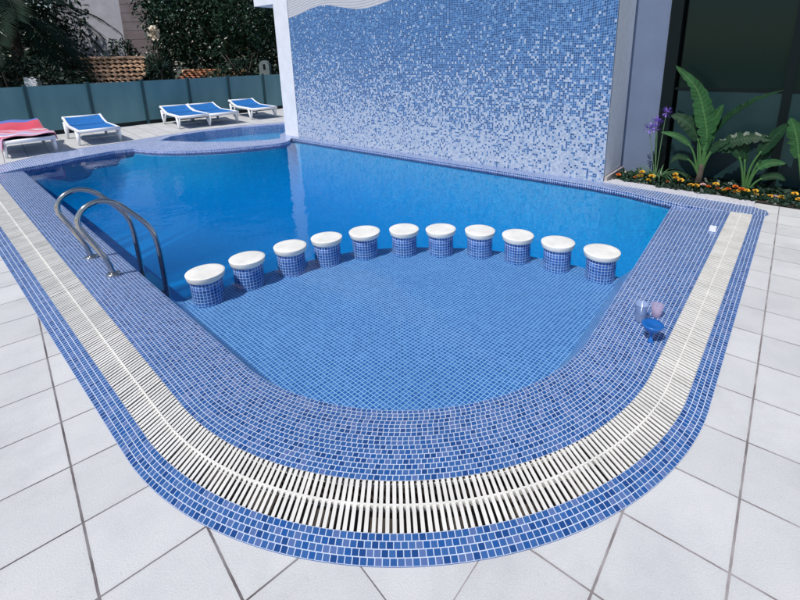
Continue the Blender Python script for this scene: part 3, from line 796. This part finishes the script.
# ------------------------------------------------------------------ garden bed
bed = [wp(WLEN + .12, .19), wp(WLEN + .5, .165), wp(WLEN + 3.6, .06), wp(WLEN + 3.6, TH + .04), wp(WLEN + .05, TH - .005), wp(WLEN + .05, .24)]
mb = MB(); cdt_fill(mb, bed, [], .012, lambda p, k: p[:2]); tag(mb.build('flower_bed_soil', m_soil), kind='structure')
mb = MB()
kl = [(C_[0] + .0, C_[1] + .0)]
k0 = [wp(WLEN + .0, .005), wp(WLEN + .5, .0), wp(WLEN + 1.62, -.03)]
k1 = [wp(WLEN + .10, .215), wp(WLEN + .5, .163), wp(WLEN + 1.62, .12)]
loop = k0 + k1[::-1]
cdt_fill(mb, loop, [], .022, lambda p, k: p[:2])
for p, q in zip(loop, loop[1:] + loop[:1]): mb.face([(*p, 0), (*q, 0), (*q, .022), (*p, .022)])
tag(mb.build('garden_kerb', m_kerb), 'pale stone edging strip between the far coping and the flower bed', 'kerb')

rng = np.random.default_rng(5)
def leaves(center, radii, n, size, aspect=2.4, seed=0, shell=.55, squash=None, clumps=0):
    g = np.random.default_rng(seed)
    d = g.normal(size=(n, 3)); d /= np.linalg.norm(d, axis=1)[:, None]
    r = shell + (1 - shell) * g.random(n) ** .6
    r *= 1 + .16 * np.sin(d[:, 0] * 5 + seed) * np.cos(d[:, 2] * 6 + seed * 2) + .1 * np.sin(d[:, 1] * 9 + seed)
    P = d * r[:, None] * np.array(radii)
    if clumps:
        cc = g.normal(size=(clumps, 3)); cc /= np.linalg.norm(cc, axis=1)[:, None]; cc *= (.55 + .45 * g.random(clumps))[:, None] * np.array(radii)
        idx = g.integers(0, clumps, n); P = cc[idx] + g.normal(size=(n, 3)) * np.array(radii) * .13
    P += np.array(center)
    ax = g.normal(size=(n, 3)); ax[:, 2] -= .4; ax /= np.linalg.norm(ax, axis=1)[:, None]
    b = np.cross(ax, g.normal(size=(n, 3))); b /= np.linalg.norm(b, axis=1)[:, None]
    L = (size * (.6 + .8 * g.random(n)))[:, None]
    return np.stack([P - ax * L * .5, P + b * L / aspect * .5, P + ax * L * .5, P - b * L / aspect * .5], 1)

def trunk_mb(x, y, z0, z1, r, seed, limbs=5, spread=1.0):
    g = random.Random(seed); mb = MB()
    top = (x + g.uniform(-.15, .15), y, z1)
    mb.tube(smooth_path([(x, y, z0), (x + g.uniform(-.1, .1), y, (z0 + z1) / 2), top], 3), [r * (1 - .07 * i) for i in range(7)], 8)
    for k in range(limbs):
        a = 6.28 * k / limbs + g.random(); s = (x, y, z0 + (z1 - z0) * g.uniform(.45, .95))
        mb.tube([s, (s[0] + math.cos(a) * spread * .5, s[1] + math.sin(a) * spread * .4, s[2] + .5), (s[0] + math.cos(a) * spread, s[1] + math.sin(a) * spread * .7, s[2] + 1.1)], [r * .5, r * .33, r * .12], 6)
    return mb

def tree(name, label, cat, c, radii, n, size, mat, seed, group=None, clumps=0, trunk=.09, shell=.5):
    root = empty(name, (c[0], c[1], -.06)); tag(root, label, cat, group)
    off = (0, 0, c[2] + .06)
    V = leaves(off, radii, n, size, seed=seed, shell=shell)
    if clumps: V = np.concatenate([V, leaves(off, radii, n // 2, size, seed=seed + 50, clumps=clumps)])
    quads_mesh('crown', V, mat, root)
    trunk_mb(0, 0, 0, max(.3, c[2]), trunk, seed, 5, radii[0] * .6).build('trunk', m_bark, root, smooth=True)
    return root

tree('evergreen_tree', 'very dark evergreen crown filling the corner behind the palm', 'tree', (-17.5, 19.5, 3.0), (3.6, 1.8, 3.6), 9000, .22, m_leaf3, 1, clumps=40, shell=.3)
tree('laurel_tree', 'deep green tall laurel at the very back beside the grey house', 'tree', (-8.6, 23.5, 3.6), (4.4, 1.6, 4.2), 9000, .24, m_leaf3, 2, clumps=50, shell=.2)
tree('laurel_tree', 'deep green tall laurel at the very back near the white pillar', 'tree', (-4.6, 22.5, 3.4), (3.2, 1.5, 4.2), 8000, .24, m_leaf3, 3, clumps=40, shell=.2)
ole = tree('oleander', 'big oleander bush with pale blossoms and glossy leaves beside the terracotta roof', 'bush', (-9.75, 20.4, 3.35), (2.0, 1.3, 2.5), 8500, .17, m_leaf2, 4, clumps=45, shell=.35)
tree('bay_tree', 'glossy leaved tree growing under the white lintel beam', 'tree', (-7.15, 19.6, 3.25), (2.05, 1.2, 1.75), 7500, .15, m_leaf2, 5, clumps=45, shell=.35)
tree('dark_shrub', 'low dark shrub rising just over the fence below the bay tree', 'bush', (-6.6, 17.6, .95), (1.5, .6, .75), 3000, .13, m_leaf3, 6, clumps=14)
tree('dark_shrub', 'low dark shrub behind the fence corner under the palm fronds', 'bush', (-12.6, 14.4, .75), (2.3, .55, 1.15), 5200, .13, m_leaf3, 7, clumps=24)
tree('leafy_shrub', 'thin leafy shrub climbing in front of the grey stone wall', 'bush', (-11.75, 18.6, 1.75), (.65, .4, .85), 700, .14, m_leaf2, 8, clumps=8)
tree('leafy_shrub', 'small sparse shrub hiding one end of the terracotta roof', 'bush', (-12.0, 16.1, 1.2), (.55, .35, .55), 800, .12, m_leaf, 9, clumps=8)
tree('leafy_shrub', 'narrow dark shrub growing between the two terracotta roofs', 'bush', (-9.55, 16.9, 1.2), (.42, .35, .75), 1400, .12, m_leaf, 10, clumps=8)
# blossoms: a part of the oleander
g = np.random.default_rng(12); V = []
for k in range(70):
    d = g.normal(size=3); d[1] = -abs(d[1]); d /= np.linalg.norm(d)
    V.append(leaves(tuple(d * np.array((1.95, 1.25, 2.4)) + np.array((0, 0, 3.41))), (.04, .04, .04), 3, .065, 1.2, seed=100 + k))
bl = quads_mesh('blossoms', np.concatenate(V), m_cream, ole); bl['kind'] = 'stuff'

# feather palm
def palm(c, lab):
    root = empty('feather_palm', (c[0], c[1], -.06)); tag(root, lab, 'palm')
    g = random.Random(21)
    mb = MB(); mb.tube([(0, 0, 0), (0, 0, c[2] * .5), (0, 0, c[2])], [.2, .17, .16], 10); mb.build('trunk', m_bark, root, smooth=True)
    for k in range(34):
        a = 2.399 * k; el = g.uniform(-.35, 1.1); Lf = g.uniform(2.3, 3.3)
        d = Vector((math.cos(a) * math.cos(el), math.sin(a) * math.cos(el), math.sin(el)))
        pts = []; p = Vector((0, 0, c[2] + .06)); dd = d.copy()
        for i in range(15):
            pts.append(p.copy()); p = p + dd * (Lf / 14); dd = (dd + Vector((0, 0, -.105))).normalized()
        Q = []
        for i in range(1, 15):
            for sub in (0, .33, .66):
                q = pts[i].lerp(pts[min(i + 1, 14)], sub); t = (pts[min(i + 1, 14)] - pts[i - 1]).normalized()
                side = t.cross(Vector((0, 0, 1))).normalized(); L = .62 * math.sin(math.pi * min(.97, (i + sub) / 15.5)) ** .7 + .05
                for s in (-1, 1):
                    v = (side * s * .8 + t * .62 + Vector((0, 0, -.22 + g.uniform(-.1, .1)))).normalized() * L; w = t * .02
                    Q.append([q - w, q + v * .5 - w * .9 + Vector((0, 0, .02)), q + v, q + v * .45 + w * 1.4])
        mbt = MB(); mbt.tube(pts, [.028 - .0017 * i for i in range(15)], 5)
        for q in Q: mbt.face(q)
        mbt.build('frond', m_palm, root)
palm((-13.3, 15.6, 3.3), 'large dark feather palm arching over the fence corner in front of the grey house')

# ------------------------------------------------------------------ things beyond the fence
hou = empty('grey_house', (-14.2, 22.4, -.06)); tag(hou, 'grey house with a pale gable and a stone stepped chimney wall behind the palm', 'house')
mb = MB(); mb.box((-1.0, 1.2, 3.0), (3.2, 3.0, 6.0)); mb.build('wall', m_house, hou)
mb = MB(); mb.box((1.2, .2, 2.7), (1.35, 1.5, 5.4), taper=.86); mb.build('chimney', m_steps, hou)
mb = MB(); mb.box((-1.0, 1.2, 6.1), (3.6, 3.4, .2)); mb.build('roof', m_terra, hou)

def tile_roof(name, label, x0, x1, y, z0, z1, depth, mat, seed, rz=0.0):
    root = empty(name, ((x0 + x1) / 2, y, -.06), rz); tag(root, label, 'roof')
    g = random.Random(seed); mb = MB(); w = .215; nc = int((x1 - x0) / w); rows = 7
    for r in range(rows):
        for cix in range(nc):
            xs = -(x1 - x0) / 2 + w * (cix + .5) + w * ((r * .34) % 1.0)
            f0, f1 = r / rows, (r + 1.25) / rows
            za, zb = z0 + (z1 - z0) * f0 + .06 + .06, z0 + (z1 - z0) * min(1.04, f1) + .06
            ya, yb = -depth * (1 - f0), -depth * (1 - min(1.04, f1))
            ra, rb = w * .56, w * .42; n = 6; dz = g.uniform(-.02, .02); dx = g.uniform(-.03, .03)
            for k in range(n):
                a0, a1 = math.pi * k / n, math.pi * (k + 1) / n
                mb.face([(xs + dx + ra * math.cos(a0), ya, za + ra * math.sin(a0) + dz), (xs + dx + ra * math.cos(a1), ya, za + ra * math.sin(a1) + dz),
                         (xs + rb * math.cos(a1), yb, zb + rb * math.sin(a1)), (xs + rb * math.cos(a0), yb, zb + rb * math.sin(a0))])
    mb.build('tiles', mat, root)
    mb = MB(); hw = (x1 - x0) / 2
    mb.face([(-hw, -depth, z0 + .0), (hw, -depth, z0 + .0), (hw, 0, z1 + .03), (-hw, 0, z1 + .03)])
    mb.face([(-hw, 0, 0), (-hw, 0, z1), (hw, 0, z1), (hw, 0, 0)]); mb.face([(-hw, -depth + .1, 0), (hw, -depth + .1, 0), (hw, -depth + .1, z0), (-hw, -depth + .1, z0)])
    mb.face([(-hw, -depth + .1, 0), (-hw, -depth + .1, z0), (-hw, 0, z1), (-hw, 0, 0)]); mb.face([(hw, 0, 0), (hw, 0, z1), (hw, -depth + .1, z0), (hw, -depth + .1, 0)])
    mb.build('wall', m_strip, root)
    mb = MB(); mb.tube([(-hw - .05, .0, z1 + .08), (hw + .05, .0, z1 + .08)], .085, 8); mb.build('ridge', m_terra, root, smooth=True)
tile_roof('tiled_roof', 'tan barrel tiled shed roof showing above the fence in front of the grey house', -12.75, -9.9, 17.6, .72, 1.72, 1.5, m_terra, 3)
tile_roof('tiled_roof', 'low orange tiled roof just clearing the fence below the oleander', -9.6, -7.1, 18.9, .62, 1.18, 1.1, m_terra_o, 4)

# white box and grey arched post
mb = MB(); b2 = empty('white_box', (-11.85, 14.2, -.06)); tag(b2, 'small white box on a pole peeping over the fence in dark foliage', 'box')
mb.box((0, 0, 1.15), (.33, .25, .30), .2); mb.build('casing', m_plastic, b2)
mb = MB(); mb.tube([(0, 0, 0), (0, 0, 1.0)], .03, 8); mb.build('pole', m_post, b2)
ar = empty('arched_post', (-5.75, 17.2, -.06)); tag(ar, 'narrow grey arched stone post with a dark slot behind the fence by the pillar', 'post')
mb = MB(); pr = [(-.18, 0), (.18, 0), (.18, 1.45)] + [(.18 * math.cos(math.pi * k / 8), 1.45 + .2 * math.sin(math.pi * k / 8)) for k in range(1, 8)] + [(-.18, 1.45)]
mb.face([(x, -.12, z) for x, z in pr]); mb.face([(x, .12, z) for x, z in pr][::-1])
for (xa, za), (xb, zb) in zip(pr, pr[1:] + pr[:1]): mb.face([(xa, -.12, za), (xa, .12, za), (xb, .12, zb), (xb, -.12, zb)])
mb.build('shaft', m_palegrey, ar)
mb = MB(); mb.box((0.01, -.122, 1.42), (.08, .01, .2)); mb.build('slot', m_frame, ar)

# yucca with a cream flower head
yu = empty('yucca', (-8.75, 15.7, -.06)); tag(yu, 'yucca with one cream flower head standing out against the dark foliage', 'plant')
mb = MB(); mb.tube([(0, 0, 0), (.02, 0, 1.4), (.0, 0, 2.5)], [.05, .03, .018], 6); mb.build('stalk', m_bark, yu)
quads_mesh('flower_head', leaves((0, 0, 2.58), (.17, .17, .27), 95, .11, 1.3, seed=33, shell=.5), m_cream, yu)
V = []
for k in range(46):
    a = random.uniform(0, 6.28); e = random.uniform(-.2, 1.2); L = random.uniform(.5, .8); s = Vector((0, 0, 1.45)); d = Vector((math.cos(a) * math.cos(e), math.sin(a) * math.cos(e), math.sin(e)))
    w = d.cross(Vector((0, 0, 1))).normalized() * .025; V.append([s - w, s + w, s + d * L + w * .1, s + d * L - w * .1])
quads_mesh('leaves', np.array([[tuple(p) for p in q] for q in V]), m_leaf, yu)

# ------------------------------------------------------------------ garden plants
def blade(root, path, width, mat, petiole=.35, fold=.25, torn=False, name='leaf', pet_r=.013, twist=0.0):
    P = smooth_path(path, 9); n = len(P); k0 = int(n * petiole)
    o = Vector(root.location)
    mb = MB(); mb.tube([p - o for p in P[:k0 + 2]], [pet_r * (1.25 - .5 * i / (k0 + 2)) for i in range(k0 + 2)], 6)
    mb.build(name + '_stalk', m_blade, root, smooth=True)
    mb = MB(); rows = []; wr = random.Random(int(path[0][2] * 999) + n + int(path[-1][0] * 777)); tt = []
    view = Vector((-.63, -.76, .55)).normalized()
    for i in range(k0, n):
        t = (i - k0) / max(1, n - 1 - k0); T = (P[min(i + 1, n - 1)] - P[max(i - 1, 0)]).normalized()
        nrm = view - T * view.dot(T); nrm.normalize(); side = T.cross(nrm).normalized()
        side = (side * math.cos(twist) + nrm * math.sin(twist)); nr = side.cross(T).normalized()
        w = width * (math.sin(math.pi * (.06 + .94 * t) ** .75) ** .8 + .02) * (1 + .05 * math.sin(i * 2.1))
        if torn and i % 3 == 0: w *= .72
        wl_, wr_ = (w * wr.uniform(.95, 1.03) * (.7 if wr.random() < .07 else 1) for _ in range(2)); tt.append(t)
        rows.append([P[i] - o + side * (wl_ if s < 0 else wr_) * s + nr * abs(s) ** 1.5 * w * fold + nr * w * .035 * math.sin(i * 1.7) * abs(s) for s in (-1, -.5, 0, .5, 1)])
    for a, b in zip(rows[:-1], rows[1:]):
        for j in range(4):
            q_ = (-1, -.5, 0, .5, 1); ta, tb = tt[rows.index(a)] * .4, tt[rows.index(b)] * .4
            mb.face([a[j], a[j + 1], b[j + 1], b[j]], [(q_[j], ta), (q_[j + 1], ta), (q_[j + 1], tb), (q_[j], tb)], mi=1 if (torn and j == 0 and rows.index(a) % 4 < 2) else 0)
    return mb.build(name, [mat, m_blade_edge], root, smooth=True)

st = empty('bird_of_paradise_plant', (3.39, 5.42, .01)); tag(st, 'tall paddle leaved plant on a pale stem in the middle of the flower bed', 'plant')
mb = MB(); mb.tube([(0, 0, 0), (.01, -.01, .12), (.015, -.02, .3)], [.045, .035, .026], 8); mb.build('stem', m_bark, st, smooth=True)
blade(st, [(3.40, 5.41, .2), (3.42, 5.40, .45), (3.41, 5.4, .68), (3.36, 5.44, .94), (3.27, 5.51, 1.22), (3.08, 5.67, 1.48)], .105, m_blade, .3)
blade(st, [(3.40, 5.42, .2), (3.405, 5.41, .42), (3.42, 5.40, .68), (3.47, 5.36, .90), (3.51, 5.33, 1.04)], .085, m_blade, .3, twist=.35)
blade(st, [(3.40, 5.41, .25), (3.46, 5.37, .64), (3.57, 5.28, .9), (3.74, 5.14, 1.1), (3.93, 5.0, 1.22)], .065, m_blade_d, .3, twist=.7)
blade(st, [(3.39, 5.41, .25), (3.37, 5.44, .52), (3.30, 5.50, .72), (3.20, 5.59, .84), (3.10, 5.68, .88)], .085, m_blade_d, .35, fold=.12)
blade(st, [(3.38, 5.43, .2), (3.31, 5.49, .48), (3.18, 5.6, .62), (3.02, 5.72, .66)], .04, m_blade, .4)
blade(st, [(3.41, 5.40, .2), (3.46, 5.36, .44), (3.58, 5.26, .60), (3.76, 5.12, .68), (3.93, 5.0, .67)], .085, m_blade_d, .35, torn=True, fold=.1)
blade(st, [(3.40, 5.40, .2), (3.44, 5.37, .42), (3.50, 5.32, .55), (3.59, 5.24, .62)], .05, m_blade_d, .4, fold=.12)
s2 = empty('bird_of_paradise_plant', (3.78, 5.11, .01)); tag(s2, 'shorter paddle leaved plant in shade beside the tall one in the bed', 'plant')
blade(s2, [(3.77, 5.12, .01), (3.79, 5.1, .35), (3.88, 5.03, .62), (4.0, 4.93, .88)], .07, m_blade_d, .5)
blade(s2, [(3.78, 5.1, .01), (3.82, 5.07, .27), (3.91, 5.01, .40), (4.03, 4.91, .42)], .05, m_blade, .45)
blade(s2, [(3.77, 5.12, .01), (3.72, 5.16, .34), (3.65, 5.21, .52), (3.55, 5.29, .48)], .06, m_blade_d, .45)
for pth, wd in (([(3.77, 5.12, .01), (3.83, 5.10, .30), (3.92, 5.08, .55), (3.98, 5.07, .72)], .06), ([(3.77, 5.12, .01), (3.76, 5.16, .32), (3.74, 5.2, .58), (3.70, 5.24, .74)], .055), ([(3.78, 5.11, .01), (3.86, 5.06, .18), (3.98, 4.99, .26), (4.08, 4.93, .22)], .045)):
    blade(s2, pth, wd, m_blade_d, .4)
for pth, wd in (([(3.39, 5.43, .2), (3.37, 5.47, .5), (3.36, 5.52, .80), (3.36, 5.57, .98)], .075), ([(3.40, 5.42, .15), (3.30, 5.46, .33), (3.18, 5.52, .38), (3.10, 5.56, .30)], .04)):
    blade(st, pth, wd, m_blade_d, .4)
s3 = empty('bird_of_paradise_plant', (4.2, 4.77, .01)); tag(s3, 'paddle leaved plant cut by the picture edge at the end of the bed', 'plant')
blade(s3, [(4.2, 4.77, .01), (4.12, 4.83, .42), (4.06, 4.88, .74), (4.0, 4.93, .93)], .085, m_blade, .4)
blade(s3, [(4.2, 4.77, .01), (4.15, 4.82, .42), (4.15, 4.86, .75), (4.2, 4.9, 1.1)], .09, m_blade_d, .4)
blade(s3, [(4.2, 4.77, .01), (4.26, 4.74, .4), (4.36, 4.68, .7), (4.5, 4.6, .8)], .08, m_blade, .4)
# lily of the nile
ag = empty('agapanthus', (3.02, 5.72, .012)); tag(ag, 'purple agapanthus with strap leaves at the wall end of the flower bed', 'plant')
V = []
for k in range(46):
    a = random.uniform(0, 6.28); L = random.uniform(.24, .44); w0 = .010; s = Vector((random.uniform(-.05, .05), random.uniform(-.05, .05), 0)); d = Vector((math.cos(a), math.sin(a), 0)); sd = Vector((-d.y, d.x, 0)) * w0
    pts = [s + d * (L * t) + Vector((0, 0, L * (1.25 * t - 1.0 * t * t) * 1.1)) for t in (0, .25, .5, .75, 1)]
    for i in range(4):
        w1, w2 = 1 - i * .2, 1 - (i + 1) * .22
        V.append([pts[i] - sd * w1, pts[i] + sd * w1, pts[i + 1] + sd * w2, pts[i + 1] - sd * w2])
quads_mesh('leaves', np.array([[tuple(p) for p in q] for q in V]), m_grass, ag)
for tip in ((-.11, .09, .68), (-.04, .03, .77), (.03, -.02, .90), (-.05, .05, .70)):
    mb = MB(); mb.tube([(0, 0, 0), (tip[0] * .5, tip[1] * .5, tip[2] * .55), tip], [.006, .005, .004], 5); sk = mb.build('flower_stalk', m_grass, ag)
    V = []
    g = random.Random(int(tip[2] * 1000))
    for k in range(44):
        d = Vector((g.gauss(0, 1), g.gauss(0, 1), g.gauss(.2, .8))).normalized(); a = Vector(tip) + d * .02; b = Vector(tip) + d * g.uniform(.055, .09); w = d.cross(Vector((.3, .2, 1))).normalized() * .008
        V.append([a - w * .3, a + w * .3, b + w, b - w])
    quads_mesh('flower_head', np.array([[tuple(p) for p in q] for q in V]), m_purple, sk)
# marigolds
def flower_mesh(seed, r):
    g = np.random.default_rng(seed); V = []
    for k in range(46):
        d = g.normal(size=3); d[2] = abs(d[2]) * .75; d /= np.linalg.norm(d)
        w = np.cross(d, g.normal(size=3)); w /= np.linalg.norm(w); p = d * r * np.array((1, 1, .7))
        V.append([p * .45 - w * r * .3, p * .45 + w * r * .3, p + w * r * .26, p - w * r * .26])
    return np.array(V)
MG = [('y', 2.82, 5.68, .15), ('o', 2.60, 5.86, .07), ('o', 2.78, 5.745, .06), ('y', 2.89, 5.63, .05), ('y', 2.92, 5.61, .11), ('y', 2.82, 5.72, .09), ('o', 3.08, 5.50, .05), ('y', 3.13, 5.44, .13), ('y', 3.17, 5.4, .11), ('y', 3.13, 5.46, .17), ('y', 3.27, 5.34, .06), ('y', 3.46, 5.17, .12), ('o', 3.56, 5.09, .08), ('o', 3.61, 5.05, .12), ('o', 3.66, 5.01, .1), ('y', 3.54, 5.12, .05), ('y', 3.62, 5.05, .05), ('y', 3.7, 4.98, .09), ('y', 3.77, 4.93, .06), ('y', 3.84, 4.88, .05), ('y', 3.88, 4.85, .06), ('y', 3.96, 4.79, .06), ('y', 4.03, 4.71, .13), ('y', 4.07, 4.69, .07), ('o', 3.42, 5.24, .07), ('p', 3.91, 4.83, .05), ('p', 3.36, 5.25, .09), ('y', 3.77, 4.94, .1), ('y', 3.64, 5.03, .07), ('o', 3.49, 5.18, .06), ('o', 4.12, 4.66, .09), ('y', 3.33, 5.33, .05)]
FM = {}; LEAFM = None
words = {'y': ('yellow', m_yellow), 'o': ('orange', m_orange), 'p': ('pale pink', m_pink)}
for i, (c, x, y, z) in enumerate(MG):
    mg = empty('marigold', (x, y, .012), random.uniform(0, 6.28)); nm, mt = words[c]
    tag(mg, nm + ' marigold blooming low along the garden kerb', 'flower', nm + ' marigolds along the garden kerb')
    if c not in FM:
        FM[c] = quads_mesh('flower_head', flower_mesh(ord(c), .037), mt, mg)
        fh = FM[c]
    else:
        fh = FM[c].copy(); C.objects.link(fh); fh.parent = mg
    fh.location = (0, 0, max(.045, z - .012)); s = random.uniform(.8, 1.12); fh.scale = (s, s, s)
    V = leaves((0, 0, .03), (.06, .06, .035), 34, .05, 2.2, seed=300 + i)
    V = np.concatenate([V, np.array([[(-.003, 0, 0), (.003, 0, 0), (.003, 0, max(.05, z)), (-.003, 0, max(.05, z))]])])
    quads_mesh('foliage', V, m_leaf2, mg)
# low ground cover under the flowers
V = []
g = np.random.default_rng(8)
for k in range(420):
    t = g.uniform(.1, 3.4); n = g.uniform(.18 if t < .6 else .12, .66); p = wp(WLEN + t, n)
    V.append(leaves((p[0], p[1], .035 + .06 * g.random() * (n > .3)), (.05, .05, .03), 12, .055, 1.9, seed=500 + k))
o = quads_mesh('ground_cover', np.concatenate(V), m_leaf); tag(o, 'low dark green ground cover between the marigolds', 'ground cover', kind='stuff')

# ------------------------------------------------------------------ cups on the coping and the little white block
def clear_mat(name, col, rough=.08, tr=.55, base=(.34, .44, .64)):
    m = bpy.data.materials.new(name); m.use_nodes = True; nt = m.node_tree; bs = nt.nodes['Principled BSDF']
    bs.inputs['Base Color'].default_value = (*base, 1); bs.inputs['Roughness'].default_value = rough
    t = N(nt, 'ShaderNodeBsdfTransparent'); t.inputs[0].default_value = (*col, 1)
    mx = N(nt, 'ShaderNodeMixShader'); mx.inputs[0].default_value = tr
    nt.links.new(bs.outputs[0], mx.inputs[1]); nt.links.new(t.outputs[0], mx.inputs[2]); nt.links.new(mx.outputs[0], nt.nodes['Material Output'].inputs[0])
    return m
m_clear = clear_mat('clear_cup', (.84, .90, 1.0), tr=.45)
m_lilac = clear_mat('lilac_cup', (.90, .86, .96), tr=.60, base=(.55, .48, .60))
m_cupblue = plain('blue_plastic', (.012, .12, .42), .22)
def cz(x, y): return -.012
mb = MB(); mb.lathe([(0, .004), (.034, .0), (.036, .005), (.047, .128), (.0495, .131), (.0495, .136), (.046, .135), (.034, .014), (0, .014)], n=28)
o = mb.build('tumbler', m_clear, smooth=True); o.location = (1.366, 2.567, -.008); o.scale = (.82, .82, .88)
tag(o, 'clear bluish plastic tumbler standing on the mosaic coping beside the blue goblet', 'cup')
mb = MB(); mb.lathe([(0, .003), (.03, .0), (.032, .004), (.05, .10), (.048, .10), (.03, .008), (0, .008)], n=28)
o = mb.build('lilac_cup', m_lilac, smooth=True); o.location = (1.486, 2.60, -.004); o.scale = (.8, .8, .85)
tag(o, 'pale lilac see-through cup standing behind the tumbler on the mosaic coping', 'cup')
gb = empty('goblet', (1.322, 2.335, -.004)); tag(gb, 'solid blue stemmed goblet standing on the mosaic coping', 'goblet')
mb = MB(); mb.lathe([(.008, .055), (.02, .064), (.045, .085), (.058, .108), (.06, .118), (.056, .121), (.04, .117), (0, .112)], n=28); mb.build('bowl', m_cupblue, gb, smooth=True)
mb = MB(); mb.lathe([(0, .004), (.016, .004), (.018, .0), (.018, .006), (.011, .012), (.0095, .06)], n=20); mb.build('stem', m_cupblue, gb, smooth=True)
mb = MB(); mb.box((0, 0, .02), (.07, .055, .036), .9); o = mb.build('marker_block', m_plastic); o.location = (2.735, 4.03, -.002)
bv = o.modifiers.new('b', 'BEVEL'); bv.width = .006; bv.segments = 2
tag(o, 'small white block lying at the inner edge of the grating', 'block')

# ------------------------------------------------------------------ light, sky, camera
to_sun = Vector((-.65, -.76, 0)).normalized(); EL = R(55)
to_sun = Vector((to_sun.x * math.cos(EL), to_sun.y * math.cos(EL), math.sin(EL)))
sd = bpy.data.lights.new('sun', 'SUN'); sd.energy = 3.75; sd.angle = R(.53); sd.color = (1, .965, .915)
so = bpy.data.objects.new('sun', sd); C.objects.link(so); so.rotation_euler = to_sun.to_track_quat('Z', 'Y').to_euler(); so.location = (-8, -8, 14)
w = bpy.data.worlds.new('World'); SC.world = w; w.use_nodes = True; nt = w.node_tree
sky = N(nt, 'ShaderNodeTexSky', sky_type='NISHITA'); sky.sun_disc = False; sky.sun_elevation = EL; sky.sun_rotation = math.atan2(to_sun.x, to_sun.y)
nt.links.new(sky.outputs[0], nt.nodes['Background'].inputs[0]); nt.nodes['Background'].inputs[1].default_value = .12

cam = bpy.data.cameras.new('camera'); co = bpy.data.objects.new('camera', cam); C.objects.link(co)
right = Vector((.999829, -.004868, -.017868)); down = Vector((-.018519, -.262824, -.964666)); fwd = Vector((0, .964832, -.262869))
m3 = Matrix((right, -down, -fwd)).transposed()
co.matrix_world = Matrix.Translation((0, 0, 1.65)) @ m3.to_4x4()
cam.sensor_width = 36; cam.lens = 454.71 / 800 * 36
cam.shift_x = -(423.94 - 400) / 800; cam.shift_y = (179.66 - 300) / 800
cam.clip_start = .05; cam.clip_end = 600
SC.camera = co
SC.render.engine = 'CYCLES'
SC.view_settings.view_transform = 'Standard'; SC.view_settings.look = 'None'
SC.view_settings.exposure = 0; SC.view_settings.gamma = 1; SC.view_settings.use_curve_mapping = False
SC.cycles.use_denoising = True
try: SC.cycles.denoiser = 'OPENIMAGEDENOISE'
except Exception: pass
SC.cycles.max_bounces = 8; SC.cycles.transparent_max_bounces = 12; SC.cycles.sample_clamp_indirect = 6
SC.render.resolution_x = 1024; SC.render.resolution_y = 768
